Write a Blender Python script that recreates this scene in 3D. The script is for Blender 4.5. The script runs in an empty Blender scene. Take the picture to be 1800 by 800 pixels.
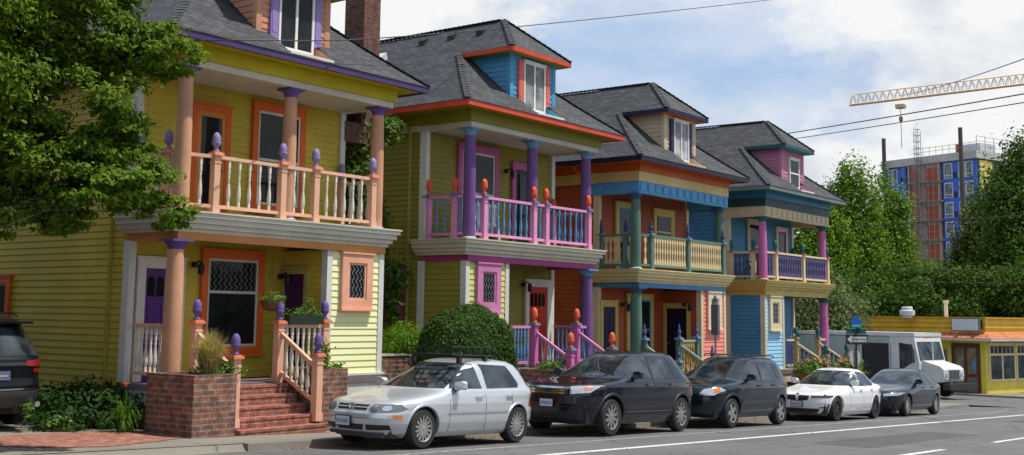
import bpy, math, random
import numpy as np
from mathutils import Vector, Matrix
random.seed(7); RNG = np.random.default_rng(11)
D = bpy.data
scene = bpy.context.scene
COL = scene.collection
R = math.radians

# ------------------------------------------------------------------ helpers
def tag(o, label=None, cat=None, group=None, kind=None):
    if label: o['label'] = label
    if cat: o['category'] = cat
    if group: o['group'] = group
    if kind: o['kind'] = kind
    return o

def thing(name, loc, label, cat, group=None, rot=(0, 0, 0)):
    o = D.objects.new(name, None); COL.objects.link(o)
    o.empty_display_size = .2
    o.location = loc; o.rotation_euler = rot
    return tag(o, label, cat, group)

class MB:
    """collects faces; build() links them as one mesh object"""
    def __init__(s, k=1.0): s.v = []; s.f = []; s.k = k
    def add(s, vs, fs):
        n = len(s.v); s.v += [tuple(p) for p in vs]; s.f += [tuple(i + n for i in f) for f in fs]
    def quad(s, *p): s.add(p, [tuple(range(len(p)))])
    def box(s, x0, x1, y0, y1, z0, z1):
        x0, x1 = min(x0, x1), max(x0, x1); y0, y1 = min(y0, y1), max(y0, y1); z0, z1 = min(z0, z1), max(z0, z1)
        s.add([(x0, y0, z0), (x1, y0, z0), (x1, y1, z0), (x0, y1, z0), (x0, y0, z1), (x1, y0, z1), (x1, y1, z1), (x0, y1, z1)],
              [(0, 3, 2, 1), (4, 5, 6, 7), (0, 1, 5, 4), (1, 2, 6, 5), (2, 3, 7, 6), (3, 0, 4, 7)])
    def prism(s, poly, ax, a0, a1):
        """poly in the two remaining axes (in xyz order), extruded along ax"""
        def P(p, a):
            return (a, p[0], p[1]) if ax == 'x' else (p[0], a, p[1]) if ax == 'y' else (p[0], p[1], a)
        n = len(poly); vs = [P(p, a0) for p in poly] + [P(p, a1) for p in poly]
        area = sum(poly[i][0] * poly[(i + 1) % n][1] - poly[(i + 1) % n][0] * poly[i][1] for i in range(n))
        fl = (area > 0) != (ax == 'y')
        if a1 < a0: fl = not fl
        fs = [tuple(range(n)), tuple(range(n, 2 * n))[::-1]] + [(i, i + n, (i + 1) % n + n, (i + 1) % n) for i in range(n)]
        if fl: fs = [f[::-1] for f in fs]
        s.add(vs, fs)
    def lathe(s, prof, seg=12, c=(0, 0, 0)):
        vs = []; fs = []
        for r, z in prof:
            for k in range(seg):
                a = 2 * math.pi * k / seg; vs.append((c[0] + r * math.cos(a), c[1] + r * math.sin(a), c[2] + z))
        for i in range(len(prof) - 1):
            for k in range(seg):
                fs.append((i * seg + k, i * seg + (k + 1) % seg, (i + 1) * seg + (k + 1) % seg, (i + 1) * seg + k))
        fs.append(tuple(range(seg))[::-1]); fs.append(tuple((len(prof) - 1) * seg + k for k in range(seg)))
        s.add(vs, fs)
    def tube(s, pts, r, seg=6):
        pts = [Vector(p) for p in pts]; n = len(pts); vs = []; fs = []
        rs = r if isinstance(r, (list, tuple)) else [r] * n
        for i, p in enumerate(pts):
            t = (pts[min(i + 1, n - 1)] - pts[max(i - 1, 0)]).normalized()
            u = t.cross(Vector((0, 0, 1)) if abs(t.z) < .9 else Vector((1, 0, 0))).normalized(); w = t.cross(u)
            for k in range(seg):
                a = 2 * math.pi * k / seg; vs.append(p + rs[i] * (math.cos(a) * u + math.sin(a) * w))
        for i in range(n - 1):
            for k in range(seg):
                fs.append((i * seg + k, i * seg + (k + 1) % seg, (i + 1) * seg + (k + 1) % seg, (i + 1) * seg + k))
        fs.append(tuple(range(seg))[::-1]); fs.append(tuple((n - 1) * seg + k for k in range(seg)))
        s.add(vs, fs)
    def bar(s, a, b, w, h):
        """rectangular bar from a to b"""
        a = Vector(a); b = Vector(b); t = (b - a).normalized()
        u = t.cross(Vector((0, 0, 1)) if abs(t.z) < .95 else Vector((1, 0, 0))).normalized(); q = u.cross(t)
        vs = [p + i * u * w / 2 + j * q * h / 2 for p in (a, b) for i, j in ((-1, -1), (1, -1), (1, 1), (-1, 1))]
        s.add(vs, [(0, 1, 2, 3), (7, 6, 5, 4), (0, 4, 5, 1), (1, 5, 6, 2), (2, 6, 7, 3), (3, 7, 4, 0)])
    def mesh(s, name, mat, smooth=False, fix=True):
        me = D.meshes.new(name)
        k = s.k; me.from_pydata([(x * k, y * k, z * k) for x, y, z in s.v], [], s.f)
        if fix:
            import bmesh
            bm = bmesh.new(); bm.from_mesh(me); bmesh.ops.recalc_face_normals(bm, faces=bm.faces); bm.to_mesh(me); bm.free()
        me.materials.append(mat)
        uv = me.uv_layers.new(name='UVMap').data
        co = me.vertices
        for p in me.polygons:
            n = p.normal
            if abs(n.z) > .97: t = Vector((1, 0, 0)); b = Vector((0, 1, 0))
            else:
                t = Vector((-n.y, n.x, 0)).normalized(); b = n.cross(t)
            for li in p.loop_indices:
                q = co[me.loops[li].vertex_index].co; uv[li].uv = (q.dot(t), q.dot(b))
        if smooth:
            me.shade_smooth(); me.set_sharp_from_angle(angle=R(35))
        return me
    def build(s, name, mat, parent=None, smooth=False, fix=True):
        o = D.objects.new(name, s.mesh(name, mat, smooth, fix)); COL.objects.link(o)
        if parent is not None: o.parent = parent
        return o

def inst(name, me, parent, loc, rz=0):
    o = D.objects.new(name, me); COL.objects.link(o); o.parent = parent; o.location = loc; o.rotation_euler = (0, 0, rz)
    return o

# ------------------------------------------------------------------ materials
def newmat(name):
    m = D.materials.new(name); m.use_nodes = True
    nt = m.node_tree; nt.nodes.clear()
    out = nt.nodes.new('ShaderNodeOutputMaterial'); b = nt.nodes.new('ShaderNodeBsdfPrincipled')
    nt.links.new(b.outputs[0], out.inputs[0])
    return m, nt, b, out
def N(nt, t, **k):
    n = nt.nodes.new(t)
    for a, v in k.items(): setattr(n, a, v)
    return n
def coords(nt, kind='Object', scale=1.0):
    tc = N(nt, 'ShaderNodeTexCoord'); mp = N(nt, 'ShaderNodeMapping')
    nt.links.new(tc.outputs[kind], mp.inputs[0])
    mp.inputs['Scale'].default_value = scale if hasattr(scale, '__len__') else (scale,) * 3
    return mp.outputs[0]
def noise(nt, vec, scale, detail=3, rough=.6):
    n = N(nt, 'ShaderNodeTexNoise'); n.inputs['Scale'].default_value = scale; n.inputs['Detail'].default_value = detail
    n.inputs['Roughness'].default_value = rough; nt.links.new(vec, n.inputs['Vector']); return n.outputs['Fac']
def ramp(nt, fac, stops):
    r = N(nt, 'ShaderNodeValToRGB'); e = r.color_ramp.elements
    while len(e) < len(stops): e.new(.5)
    for i, (p, c) in enumerate(stops):
        e[i].position = p; e[i].color = (c[0], c[1], c[2], 1) if hasattr(c, '__len__') else (c, c, c, 1)
    nt.links.new(fac, r.inputs[0]); return r.outputs[0]
def mixc(nt, a, b, fac, mode='MIX'):
    m = N(nt, 'ShaderNodeMix', data_type='RGBA', blend_type=mode)
    for s, x in ((6, a), (7, b), (0, fac)):
        if isinstance(x, (int, float)): m.inputs[s].default_value = x if s == 0 else (x, x, x, 1)
        elif isinstance(x, tuple): m.inputs[s].default_value = (*x[:3], 1)
        else: nt.links.new(x, m.inputs[s])
    return m.outputs[2]
def bump(nt, b, h, strength=.3, dist=.02):
    n = N(nt, 'ShaderNodeBump'); n.inputs['Strength'].default_value = strength; n.inputs['Distance'].default_value = dist
    nt.links.new(h, n.inputs['Height']); nt.links.new(n.outputs[0], b.inputs['Normal'])

CACHE = {}
def paint(c, rough=.45, var=.22):
    """weathered house paint"""
    c = tuple(min(.86, x * 1.08) for x in c)
    key = ('p', c, rough, var)
    if key in CACHE: return CACHE[key]
    m, nt, b, o = newmat('paint_%d' % len(CACHE))
    v = coords(nt, 'Object')
    n1 = noise(nt, v, 1.3, 4); n2 = noise(nt, coords(nt, 'Object', (14, 14, 2.2)), 3.0, 3)
    f = ramp(nt, n1, [(.3, 1 - var), (.7, 1.0)]); g = ramp(nt, n2, [(.25, 1 - var * .8), (.6, 1.0)])
    col = mixc(nt, mixc(nt, tuple(c), f, 1.0, 'MULTIPLY'), g, 1.0, 'MULTIPLY')
    nt.links.new(col, b.inputs['Base Color']); b.inputs['Roughness'].default_value = rough
    b.inputs['Specular IOR Level'].default_value = .16
    bump(nt, b, n2, .12, .004)
    CACHE[key] = m; return m
def plain(c, rough=.5, metal=0.0, spec=.5):
    key = ('q', c, rough, metal)
    if key in CACHE: return CACHE[key]
    m, nt, b, o = newmat('plain_%d' % len(CACHE))
    n1 = noise(nt, coords(nt, 'Object'), 6.0, 3)
    col = mixc(nt, tuple(c), ramp(nt, n1, [(.3, .86), (.7, 1.06)]), 1.0, 'MULTIPLY')
    nt.links.new(col, b.inputs['Base Color'])
    b.inputs['Roughness'].default_value = rough; b.inputs['Metallic'].default_value = metal; b.inputs['Specular IOR Level'].default_value = spec
    CACHE[key] = m; return m
def glass(c=(.010, .012, .013), rough=.03, refl_tone=.3, spec=.22):
    key = ('g', c, rough, refl_tone, spec)
    if key in CACHE: return CACHE[key]
    m, nt, b, o = newmat('glass_%d' % len(CACHE))
    n1 = noise(nt, coords(nt, 'Object'), 1.6, 2)
    col = mixc(nt, tuple(c), tuple(min(1, x * (1 + 3 * refl_tone)) for x in c), ramp(nt, n1, [(.42, 0), (.62, 1)]))  # noise-brightened patches stand in for reflections in the glass
    nt.links.new(col, b.inputs['Base Color']); b.inputs['Roughness'].default_value = rough
    b.inputs['Specular IOR Level'].default_value = spec
    n2 = noise(nt, coords(nt, 'Object'), 1.1, 1); bump(nt, b, n2, .06, .05)
    CACHE[key] = m; return m
def carpaint(c, metal=.0, rough=.28, coat=.7):
    m, nt, b, o = newmat('car_paint')
    n = noise(nt, coords(nt, 'Object'), 2.2, 3)
    # road film towards the sills
    sep = N(nt, 'ShaderNodeSeparateXYZ'); nt.links.new(coords(nt, 'Object'), sep.inputs[0])
    dz = ramp(nt, sep.outputs[2], [(.15, .35), (.55, 0.0)])
    dn = N(nt, 'ShaderNodeMath', operation='MULTIPLY'); nt.links.new(dz, dn.inputs[0]); nt.links.new(n, dn.inputs[1])
    col = mixc(nt, tuple(c), (.16, .14, .12), dn.outputs[0])
    nt.links.new(col, b.inputs['Base Color']); b.inputs['Metallic'].default_value = metal; b.inputs['Roughness'].default_value = rough
    b.inputs['Coat Weight'].default_value = coat; b.inputs['Coat Roughness'].default_value = .03; b.inputs['Specular IOR Level'].default_value = .15
    return m
def brick(name, c1, c2, mortar, scale=1.0, bw=.21, rh=.068, ms=.009, mossy=False):
    m, nt, b, o = newmat(name)
    uv = coords(nt, 'UV', scale)
    t = N(nt, 'ShaderNodeTexBrick'); nt.links.new(uv, t.inputs['Vector'])
    t.inputs['Color1'].default_value = (*c1, 1); t.inputs['Color2'].default_value = (*c2, 1); t.inputs['Mortar'].default_value = (*mortar, 1)
    t.inputs['Scale'].default_value = 1; t.inputs['Mortar Size'].default_value = ms; t.inputs['Mortar Smooth'].default_value = .2
    t.inputs['Bias'].default_value = -.05
    t.inputs['Brick Width'].default_value = bw; t.inputs['Row Height'].default_value = rh
    n = noise(nt, uv, 6, 5, .7); n2 = noise(nt, uv, 45, 3); n3 = noise(nt, uv, 2.0, 3)
    col = mixc(nt, t.outputs['Color'], ramp(nt, n, [(.3, .35), (.5, 1.0), (.7, 1.9)]), .9, 'MULTIPLY')
    col = mixc(nt, col, ramp(nt, n2, [(.3, .6), (.6, 1.1)]), .7, 'MULTIPLY')
    if mossy: col = mixc(nt, col, (.03, .03, .015), ramp(nt, n3, [(.5, 0), (.75, .7)]))
    nt.links.new(col, b.inputs['Base Color']); b.inputs['Roughness'].default_value = .85
    h = N(nt, 'ShaderNodeMath', operation='SUBTRACT'); h.inputs[0].default_value = 1; nt.links.new(t.outputs['Fac'], h.inputs[1])
    bump(nt, b, h.outputs[0], .8, .008)
    return m
def shingle():
    m, nt, b, o = newmat('asphalt_shingles')
    uv = coords(nt, 'UV')
    nz = N(nt, 'ShaderNodeTexNoise'); nz.inputs['Scale'].default_value = 3; nt.links.new(uv, nz.inputs['Vector'])
    wob = mixc(nt, uv, nz.outputs['Color'], .012)
    t = N(nt, 'ShaderNodeTexBrick'); nt.links.new(wob, t.inputs['Vector'])
    t.inputs['Color1'].default_value = (.030, .032, .038, 1); t.inputs['Color2'].default_value = (.066, .069, .076, 1); t.inputs['Mortar'].default_value = (.006, .006, .007, 1)
    t.inputs['Scale'].default_value = 1; t.inputs['Mortar Size'].default_value = .011; t.inputs['Mortar Smooth'].default_value = .3
    t.inputs['Brick Width'].default_value = .27; t.inputs['Row Height'].default_value = .125
    n = noise(nt, uv, 2.2, 5); n2 = noise(nt, uv, 60, 3)
    col = mixc(nt, t.outputs['Color'], ramp(nt, n, [(.3, .62), (.7, 1.2)]), 1.0, 'MULTIPLY')
    col = mixc(nt, col, ramp(nt, n2, [(.3, .55), (.65, 1.3)]), 1.0, 'MULTIPLY')
    nt.links.new(col, b.inputs['Base Color']); b.inputs['Roughness'].default_value = .8
    h = N(nt, 'ShaderNodeMath', operation='SUBTRACT'); h.inputs[0].default_value = 1; nt.links.new(t.outputs['Fac'], h.inputs[1])
    bump(nt, b, h.outputs[0], .9, .015)
    return m
def leafmat(name, c1, c2, trans=.35, rough=.45):
    m, nt, b, o = newmat(name)
    g = N(nt, 'ShaderNodeNewGeometry')
    n = noise(nt, coords(nt, 'Object'), .9, 2)
    f = N(nt, 'ShaderNodeMath', operation='MULTIPLY_ADD'); nt.links.new(g.outputs['Random Per Island'], f.inputs[0]); f.inputs[1].default_value = .6; nt.links.new(n, f.inputs[2])
    f2 = N(nt, 'ShaderNodeMath', operation='SUBTRACT', use_clamp=True); nt.links.new(f.outputs[0], f2.inputs[0]); f2.inputs[1].default_value = .3
    col = mixc(nt, tuple(c1), tuple(c2), f2.outputs[0])
    nt.links.new(col, b.inputs['Base Color']); b.inputs['Roughness'].default_value = .6; b.inputs['Specular IOR Level'].default_value = .12 if rough > .3 else .5
    tr = N(nt, 'ShaderNodeBsdfTranslucent'); nt.links.new(mixc(nt, col, (1.0, 1.0, .35), 1.0, 'MULTIPLY'), tr.inputs[0])
    mx = N(nt, 'ShaderNodeMixShader'); mx.inputs[0].default_value = trans
    nt.links.new(b.outputs[0], mx.inputs[1]); nt.links.new(tr.outputs[0], mx.inputs[2]); nt.links.new(mx.outputs[0], o.inputs[0])
    return m
def ground_mat(name, base, dark, light, speck=90, crack=True, patch=.5, tint=None):
    m, nt, b, o = newmat(name)
    v = coords(nt, 'Object')
    n1 = noise(nt, v, speck, 2, .7); n2 = noise(nt, v, .5, 5); n3 = noise(nt, coords(nt, 'Object', (.25, 2.5, 1)), 1.2, 4)
    col = mixc(nt, dark, light, ramp(nt, n1, [(.3, 0), (.7, 1)]))
    col = mixc(nt, col, base, .45)
    col = mixc(nt, col, ramp(nt, n2, [(.25, 1 - patch * .5), (.75, 1 + patch * .25)]), 1.0, 'MULTIPLY')
    col = mixc(nt, col, ramp(nt, n3, [(.3, .78), (.7, 1.1)]), .7, 'MULTIPLY')
    if crack:
        vo = N(nt, 'ShaderNodeTexVoronoi', feature='DISTANCE_TO_EDGE'); vo.inputs['Scale'].default_value = .38
        wv = mixc(nt, v, N(nt, 'ShaderNodeTexNoise').outputs['Color'], .0)
        nn = N(nt, 'ShaderNodeTexNoise'); nn.inputs['Scale'].default_value = 2.5; nn.inputs['Detail'].default_value = 5; nt.links.new(v, nn.inputs['Vector'])
        ad = N(nt, 'ShaderNodeVectorMath', operation='MULTIPLY_ADD'); nt.links.new(nn.outputs['Color'], ad.inputs[0]); ad.inputs[1].default_value = (.7, .7, .7); nt.links.new(v, ad.inputs[2])
        nt.links.new(ad.outputs[0], vo.inputs['Vector'])
        col = mixc(nt, tuple(x * .35 for x in base), col, ramp(nt, vo.outputs['Distance'], [(.004, .25), (.012, 1)]))
    nt.links.new(col, b.inputs['Base Color']); b.inputs['Roughness'].default_value = .88
    bump(nt, b, n1, .35, .006)
    return m
def linepaint():
    m, nt, b, o = newmat('road_line_paint')
    v = coords(nt, 'Object'); n = noise(nt, v, 9, 6, .75); n2 = noise(nt, v, 1.2, 3)
    s = N(nt, 'ShaderNodeMath', operation='MULTIPLY_ADD'); nt.links.new(n2, s.inputs[0]); s.inputs[1].default_value = .35; nt.links.new(n, s.inputs[2])
    col = mixc(nt, (.62, .62, .60), (.17, .17, .17), ramp(nt, s.outputs[0], [(.70, 0), (.82, 1)]))
    nt.links.new(col, b.inputs['Base Color']); b.inputs['Roughness'].default_value = .7
    return m
def wornline():
    m, nt, b, o = newmat('worn_line_paint')
    v = coords(nt, 'Object'); n = noise(nt, v, 12, 6, .75)
    col = mixc(nt, (.40, .40, .39), (.14, .14, .14), ramp(nt, n, [(.40, 0), (.60, 1)]))
    nt.links.new(col, b.inputs['Base Color']); b.inputs['Roughness'].default_value = .8
    return m

M_SHINGLE = shingle()
M_BRICK = brick('old_brick', (.30, .085, .045), (.13, .055, .045), (.21, .185, .155), bw=.25, rh=.092, ms=.016, mossy=True)
M_BRICKSTEP = brick('step_brick', (.33, .085, .055), (.24, .065, .05), (.30, .22, .17), bw=.075, rh=.16, ms=.008)
M_BRICKTREAD = brick('tread_brick', (.36, .12, .085), (.28, .09, .07), (.30, .22, .17), bw=.3, rh=.075, ms=.007)
M_CHIM = brick('chimney_brick', (.16, .05, .03), (.10, .035, .028), (.13, .10, .08))
M_PAVER = brick('paver_brick', (.36, .13, .08), (.27, .10, .07), (.18, .14, .11), bw=.2, rh=.1, ms=.008)
M_GLASS = glass(); M_DARK = plain((.012, .012, .013), .6); M_BLACK = plain((.02, .02, .021), .4)
M_WHITE = paint((.78, .76, .70)); M_STEEL = plain((.45, .46, .47), .35, .9); M_WOOD = plain((.16, .085, .045), .75)
M_IRON = plain((.015, .015, .016), .45, .3); M_BARK = plain((.075, .055, .042), .9)
M_CONC = ground_mat('concrete', (.23, .205, .165), (.15, .135, .11), (.28, .255, .21), 70, True, .5)
M_ASPH = ground_mat('asphalt', (.118, .117, .115), (.065, .065, .065), (.19, .188, .184), 55, True, .45)
M_SOIL = ground_mat('soil', (.07, .055, .04), (.03, .025, .02), (.12, .10, .07), 30, False, .5)
M_LINE = linepaint(); M_WORN = wornline()

# ------------------------------------------------------------------ ground
GX = [-80, -20, 10, 45, 58, 75, 140, 900]
def gz(x): return -.0363 * x if x < 45 else -1.6335 - .02 * (min(x, 75) - 45)
def sheet(name, x0, x1, y0, y1, off, mat, kind='structure', off1=None, parent=None):
    mb = MB(); xs = sorted({x0, x1, *[g for g in GX if x0 < g < x1]}); o1 = off if off1 is None else off1
    for a, b in zip(xs[:-1], xs[1:]):
        mb.quad((a, y0, gz(a) + off), (b, y0, gz(b) + off), (b, y1, gz(b) + o1), (a, y1, gz(a) + o1))
    o = mb.build(name, mat, parent, fix=False)
    if kind: o['kind'] = kind
    return o
sheet('ground', -80, 900, -300, 600, -.16, M_SOIL)
sheet('road', -60, 600, -40, 12.4, 0, M_ASPH)
sheet('road_gutter', -60, 49.6, 12.4, 14.42, 0, M_ASPH, off1=-.07)
sheet('cross_street', 49.6, 58.6, 12.4, 160, 0, M_ASPH)
sheet('sidewalk', -60, 49.4, 14.5, 15.5, .045, M_CONC)
sheet('front_walk', -60, 49.4, 15.5, 22, .045, M_CONC, off1=.09)
sheet('yard', -60, 48.6, 22, 120, .06, M_SOIL)
sheet('far_sidewalk', 58.8, 200, 14.2, 22, .08, M_CONC)
sheet('far_road_edge', 58.6, 200, 12.4, 14.1, 0, M_ASPH)
mb = MB()
for x0, x1, y0, y1 in ((12.3, 45, 14.36, 14.52), (45, 49.5, 14.36, 14.52)):
    mb.add([(x0, y0, gz(x0) - .12), (x1, y0, gz(x1) - .12), (x1, y1, gz(x1) - .12), (x0, y1, gz(x0) - .12),
            (x0, y0 + .02, gz(x0) + .046), (x1, y0 + .02, gz(x1) + .046), (x1, y1, gz(x1) + .049), (x0, y1, gz(x0) + .049)],
           [(0, 3, 2, 1), (4, 5, 6, 7), (0, 1, 5, 4), (1, 2, 6, 5), (2, 3, 7, 6), (3, 0, 4, 7)])
mb.add([(-60, 14.36, gz(-60) - .1), (12.3, 14.36, gz(12.3) - .1), (12.3, 14.52, gz(12.3) + .048), (-60, 14.52, gz(-60) + .048)], [(0, 1, 2, 3)])
mb.build('kerb', M_CONC)['kind'] = 'structure'
mb = MB(); mb.box(58.6, 58.8, 14.1, 120, -2.2, -1.82); mb.box(58.8, 200, 14.05, 14.25, -2.6, -1.82)
mb.build('far_kerb', M_CONC)['kind'] = 'structure'
sheet('lane_line', 12, 48.8, 10.87, 11.03, .004, M_LINE)
sheet('parking_line', 10, 47, 12.17, 12.26, .004, M_WORN)
for i, (a, b) in enumerate(((20.4, 23.6), (27.0, 30.2), (33.6, 36.8))):
    sheet('lane_dash', a, b, 7.28, 7.42, .004, M_LINE)
mb = MB()
zz = lambda x, y: gz(x) + .049 + max(0, (y - 15.5)) * .0069
mb.quad(*[(x, y, zz(x, y) + .004) for x, y in ((9.2, 15.25), (10.2, 14.93), (11.3, 15.32), (12.5, 15.9), (12.2, 17.1), (10.3, 17.2), (8.6, 16.6))])
mb.build('brick_path', M_PAVER)['kind'] = 'structure'
# fallen leaves in the gutter
mb = MB()
for i in range(700):
    x = random.choice((random.uniform(13, 19), random.uniform(18, 26), random.uniform(26, 33), random.uniform(32, 40))); y = 14.34 - abs(random.gauss(0, .16)); a = random.uniform(0, 6.28); s = random.uniform(.02, .05)
    zq = gz(x) - .07 * (y - 12.4) / 2.02 + .008
    mb.quad(*[(x + s * math.cos(a + k * 1.57), y + s * math.sin(a + k * 1.57), zq + random.uniform(0, .02)) for k in range(4)])
o = mb.build('fallen_leaves', leafmat('dry_leaf', (.22, .10, .04), (.38, .22, .09), .1)); tag(o, 'dry brown fallen leaves lying along the gutter under the parked cars', 'leaves', kind='stuff')

# ------------------------------------------------------------------ foliage
def leaf_mesh(name, pts, dirs, size, mat, aspect=.62, droop=.0, up=.5):
    """pts (n,3): one leaf polygon each, facing roughly dirs"""
    n = len(pts)
    nrm = dirs + RNG.normal(0, .55, (n, 3)); nrm[:, 2] += up
    nrm /= np.linalg.norm(nrm, axis=1, keepdims=True) + 1e-9
    t = RNG.normal(0, 1, (n, 3)); t[:, 2] -= droop; t -= (t * nrm).sum(1, keepdims=True) * nrm; t /= np.linalg.norm(t, axis=1, keepdims=True) + 1e-9
    b = np.cross(nrm, t)
    s = (size * RNG.uniform(.6, 1.35, n))[:, None]
    shape = [(-.5, 0, 0), (-.15, -.42, .06), (.22, -.36, .04), (.6, 0, -.05), (.22, .36, .04), (-.15, .42, .06)]
    V = np.stack([pts + s * (u * t + aspect * w * b + h * nrm) for u, w, h in shape], 1).reshape(-1, 3)
    me = D.meshes.new(name)
    me.vertices.add(len(V)); me.vertices.foreach_set('co', V.astype(np.float32).ravel())
    me.loops.add(n * 6); me.loops.foreach_set('vertex_index', np.arange(n * 6, dtype=np.int32))
    me.polygons.add(n); me.polygons.foreach_set('loop_start', np.arange(0, n * 6, 6, dtype=np.int32))
    me.update(calc_edges=True); me.validate()
    me.materials.append(mat)
    return me
def blob_points(blobs, n, clumps=26, cs=.30, fill=.72):
    """blobs (cx,cy,cz,rx,ry,rz): leaves gather in clumps near each ellipsoid's surface"""
    P = []; Dn = []
    vol = np.array([(b[3] * b[4] * b[5]) ** (2 / 3) for b in blobs]); cnt = (n * vol / vol.sum()).astype(int)
    for b, c in zip(blobs, cnt):
        c = max(c, 8); r = np.array(b[3:6])
        q = RNG.normal(0, 1, (clumps, 3)); q /= np.linalg.norm(q, axis=1, keepdims=True)
        q *= RNG.uniform(fill, 1.08, (clumps, 1))
        k = RNG.integers(0, clumps, c); w = RNG.normal(0, cs, (c, 3)); w[:, 2] *= .62
        p = q[k] + w
        P.append(np.array(b[:3]) + p * r); d = p * .7 + w * 1.5; Dn.append(d / (np.linalg.norm(d, axis=1, keepdims=True) + 1e-9))
    return np.concatenate(P), np.concatenate(Dn)
def limbs(mb, base, tips, r0, mid=.45):
    base = Vector(base)
    for t in tips:
        t = Vector(t); m = base.lerp(t, mid) + Vector((random.uniform(-.15, .15), random.uniform(-.15, .15), .12 * (t - base).length))
        mb.tube([base, m, t], [r0, r0 * .55, r0 * .12], 6)
def plant(name, loc, label, cat, pts, dirs, size, mat, part='foliage', stems=None, group=None, aspect=.62, droop=0, up=.5, stem_mat=None):
    t = thing(name, loc, label, cat, group)
    o = D.objects.new(part, leaf_mesh(part, pts, dirs, size, mat, aspect, droop, up)); COL.objects.link(o); o.parent = t
    if stems: stems.build('stem' if part == 'foliage' else 'trunk', stem_mat or M_BARK, t, True, fix=False)
    return t
def blades(name, loc, label, cat, n, h, spread, mat, w=.012, droop=.5, group=None):
    t = thing(name, loc, label, cat, group); mb = MB()
    for i in range(n):
        a = random.uniform(0, 6.283); l = h * random.uniform(.6, 1.1); s = spread * random.uniform(.2, 1); x0 = random.gauss(0, .05); y0 = random.gauss(0, .05)
        c, sn = math.cos(a), math.sin(a); pts = []
        for k in range(5):
            u = k / 4; rad = s * (u ** 1.5); z = l * (u - droop * u ** 3 * s / max(spread, .01)); pts.append((x0 + c * rad, y0 + sn * rad, z, w * (1 - u * .85)))
        vs = []
        for x, y, z, ww in pts: vs += [(x - sn * ww, y + c * ww, z), (x + sn * ww, y - c * ww, z)]
        mb.add(vs, [(2 * k, 2 * k + 1, 2 * k + 3, 2 * k + 2) for k in range(4)])
    mb.build('foliage', mat, t, fix=False)
    return t
LM_MAPLE = leafmat('maple_leaf', (.036, .095, .009), (.22, .33, .03), .42)
LM_VINE = leafmat('vine_leaf', (.03, .075, .012), (.12, .20, .035), .35)
LM_HEDGE = leafmat('hedge_leaf', (.018, .052, .008), (.07, .135, .022), .15, .5)
LM_FERN = leafmat('fern_leaf', (.09, .21, .012), (.20, .36, .03), .4)
LM_SHADE = leafmat('shade_plant_leaf', (.015, .045, .01), (.045, .10, .02), .3)
LM_LILY = leafmat('lily_leaf', (.04, .12, .015), (.12, .22, .03), .3)
LM_OLIVE = leafmat('olive_leaf', (.075, .115, .045), (.20, .25, .11), .3)
LM_TREE = leafmat('street_tree_leaf', (.036, .10, .010), (.23, .38, .035), .38)
LM_DARK = leafmat('dark_tree_leaf', (.018, .056, .008), (.10, .185, .022), .3)
LM_DARK2 = leafmat('tipped_tree_leaf', (.026, .075, .010), (.20, .21, .04), .32)
LM_GRASS = leafmat('ornamental_grass', (.36, .29, .12), (.60, .50, .24), .35)
LM_FLOWER = leafmat('flower_leaf', (.07, .14, .02), (.35, .10, .08), .3)
LM_POT = leafmat('pot_leaf', (.06, .15, .02), (.20, .30, .06), .3)

# ------------------------------------------------------------------ houses
S = .87                     # survey units of the terrace to metres
BAL = {}
def baluster_mesh(kind, mat):
    key = (kind, mat.name)
    if key in BAL: return BAL[key]
    mb = MB(S)
    if kind == 'turned':
        mb.box(-.025, .025, -.025, .025, 0, .10)
        mb.lathe([(.022, .10), (.035, .13), (.045, .22), (.042, .32), (.028, .45), (.02, .55), (.03, .60), (.02, .63), (.034, .68), (.028, .74), (.02, .77)], 8)
        mb.box(-.026, .026, -.026, .026, .77, .93)
        BAL[key] = mb.mesh('baluster', mat, True)
    else:  # sawn flat board with a waist
        out = [(-.062, 0), (.062, 0), (.062, .12), (.03, .22), (.022, .36), (.052, .47), (.022, .60), (.03, .72), (.062, .80), (.062, .93), (-.062, .93), (-.062, .80), (-.03, .72), (-.022, .60), (-.052, .47), (-.022, .36), (-.03, .22), (-.062, .12)]
        mb.prism(out, 'y', -.02, .02); BAL[key] = mb.mesh('baluster', mat)
    return BAL[key]
def post_mesh(h, mat, w=.075):
    key = ('post', round(h, 3), mat.name, w)
    if key not in BAL:
        mb = MB(S); mb.box(-w, w, -w, w, 0, h); mb.box(-w - .015, w + .015, -w - .015, w + .015, 0, .16)
        mb.box(-w - .012, w + .012, -w - .012, w + .012, h - .16, h - .13)
        BAL[key] = mb.mesh('newel_post', mat)
    return BAL[key]
def cap_mesh(mat):
    key = ('cap', mat.name)
    if key not in BAL:
        mb = MB(S); mb.box(-.125, .125, -.125, .125, 0, .05); mb.box(-.1, .1, -.1, .1, .05, .075); BAL[key] = mb.mesh('post_cap', mat)
    return BAL[key]
def finial_mesh(mat, kind='acorn'):
    key = ('fin', mat.name, kind)
    if key not in BAL:
        mb = MB(S)
        if kind == 'acorn':
            pr = [(.075, 0), (.078, .03), (.05, .05), (.04, .09), (.06, .12), (.092, .16), (.098, .21), (.092, .222), (.082, .226), (.09, .235), (.088, .30), (.07, .36), (.04, .40), (.012, .415)]
        else:
            pr = [(.075, 0), (.078, .03), (.05, .06), (.045, .09), (.07, .13), (.075, .18), (.05, .24), (.035, .28), (.045, .31), (.03, .36), (.018, .42), (.006, .46)]
        mb.lathe(pr, 12); BAL[key] = mb.mesh('finial', mat, True)
    return BAL[key]

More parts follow.
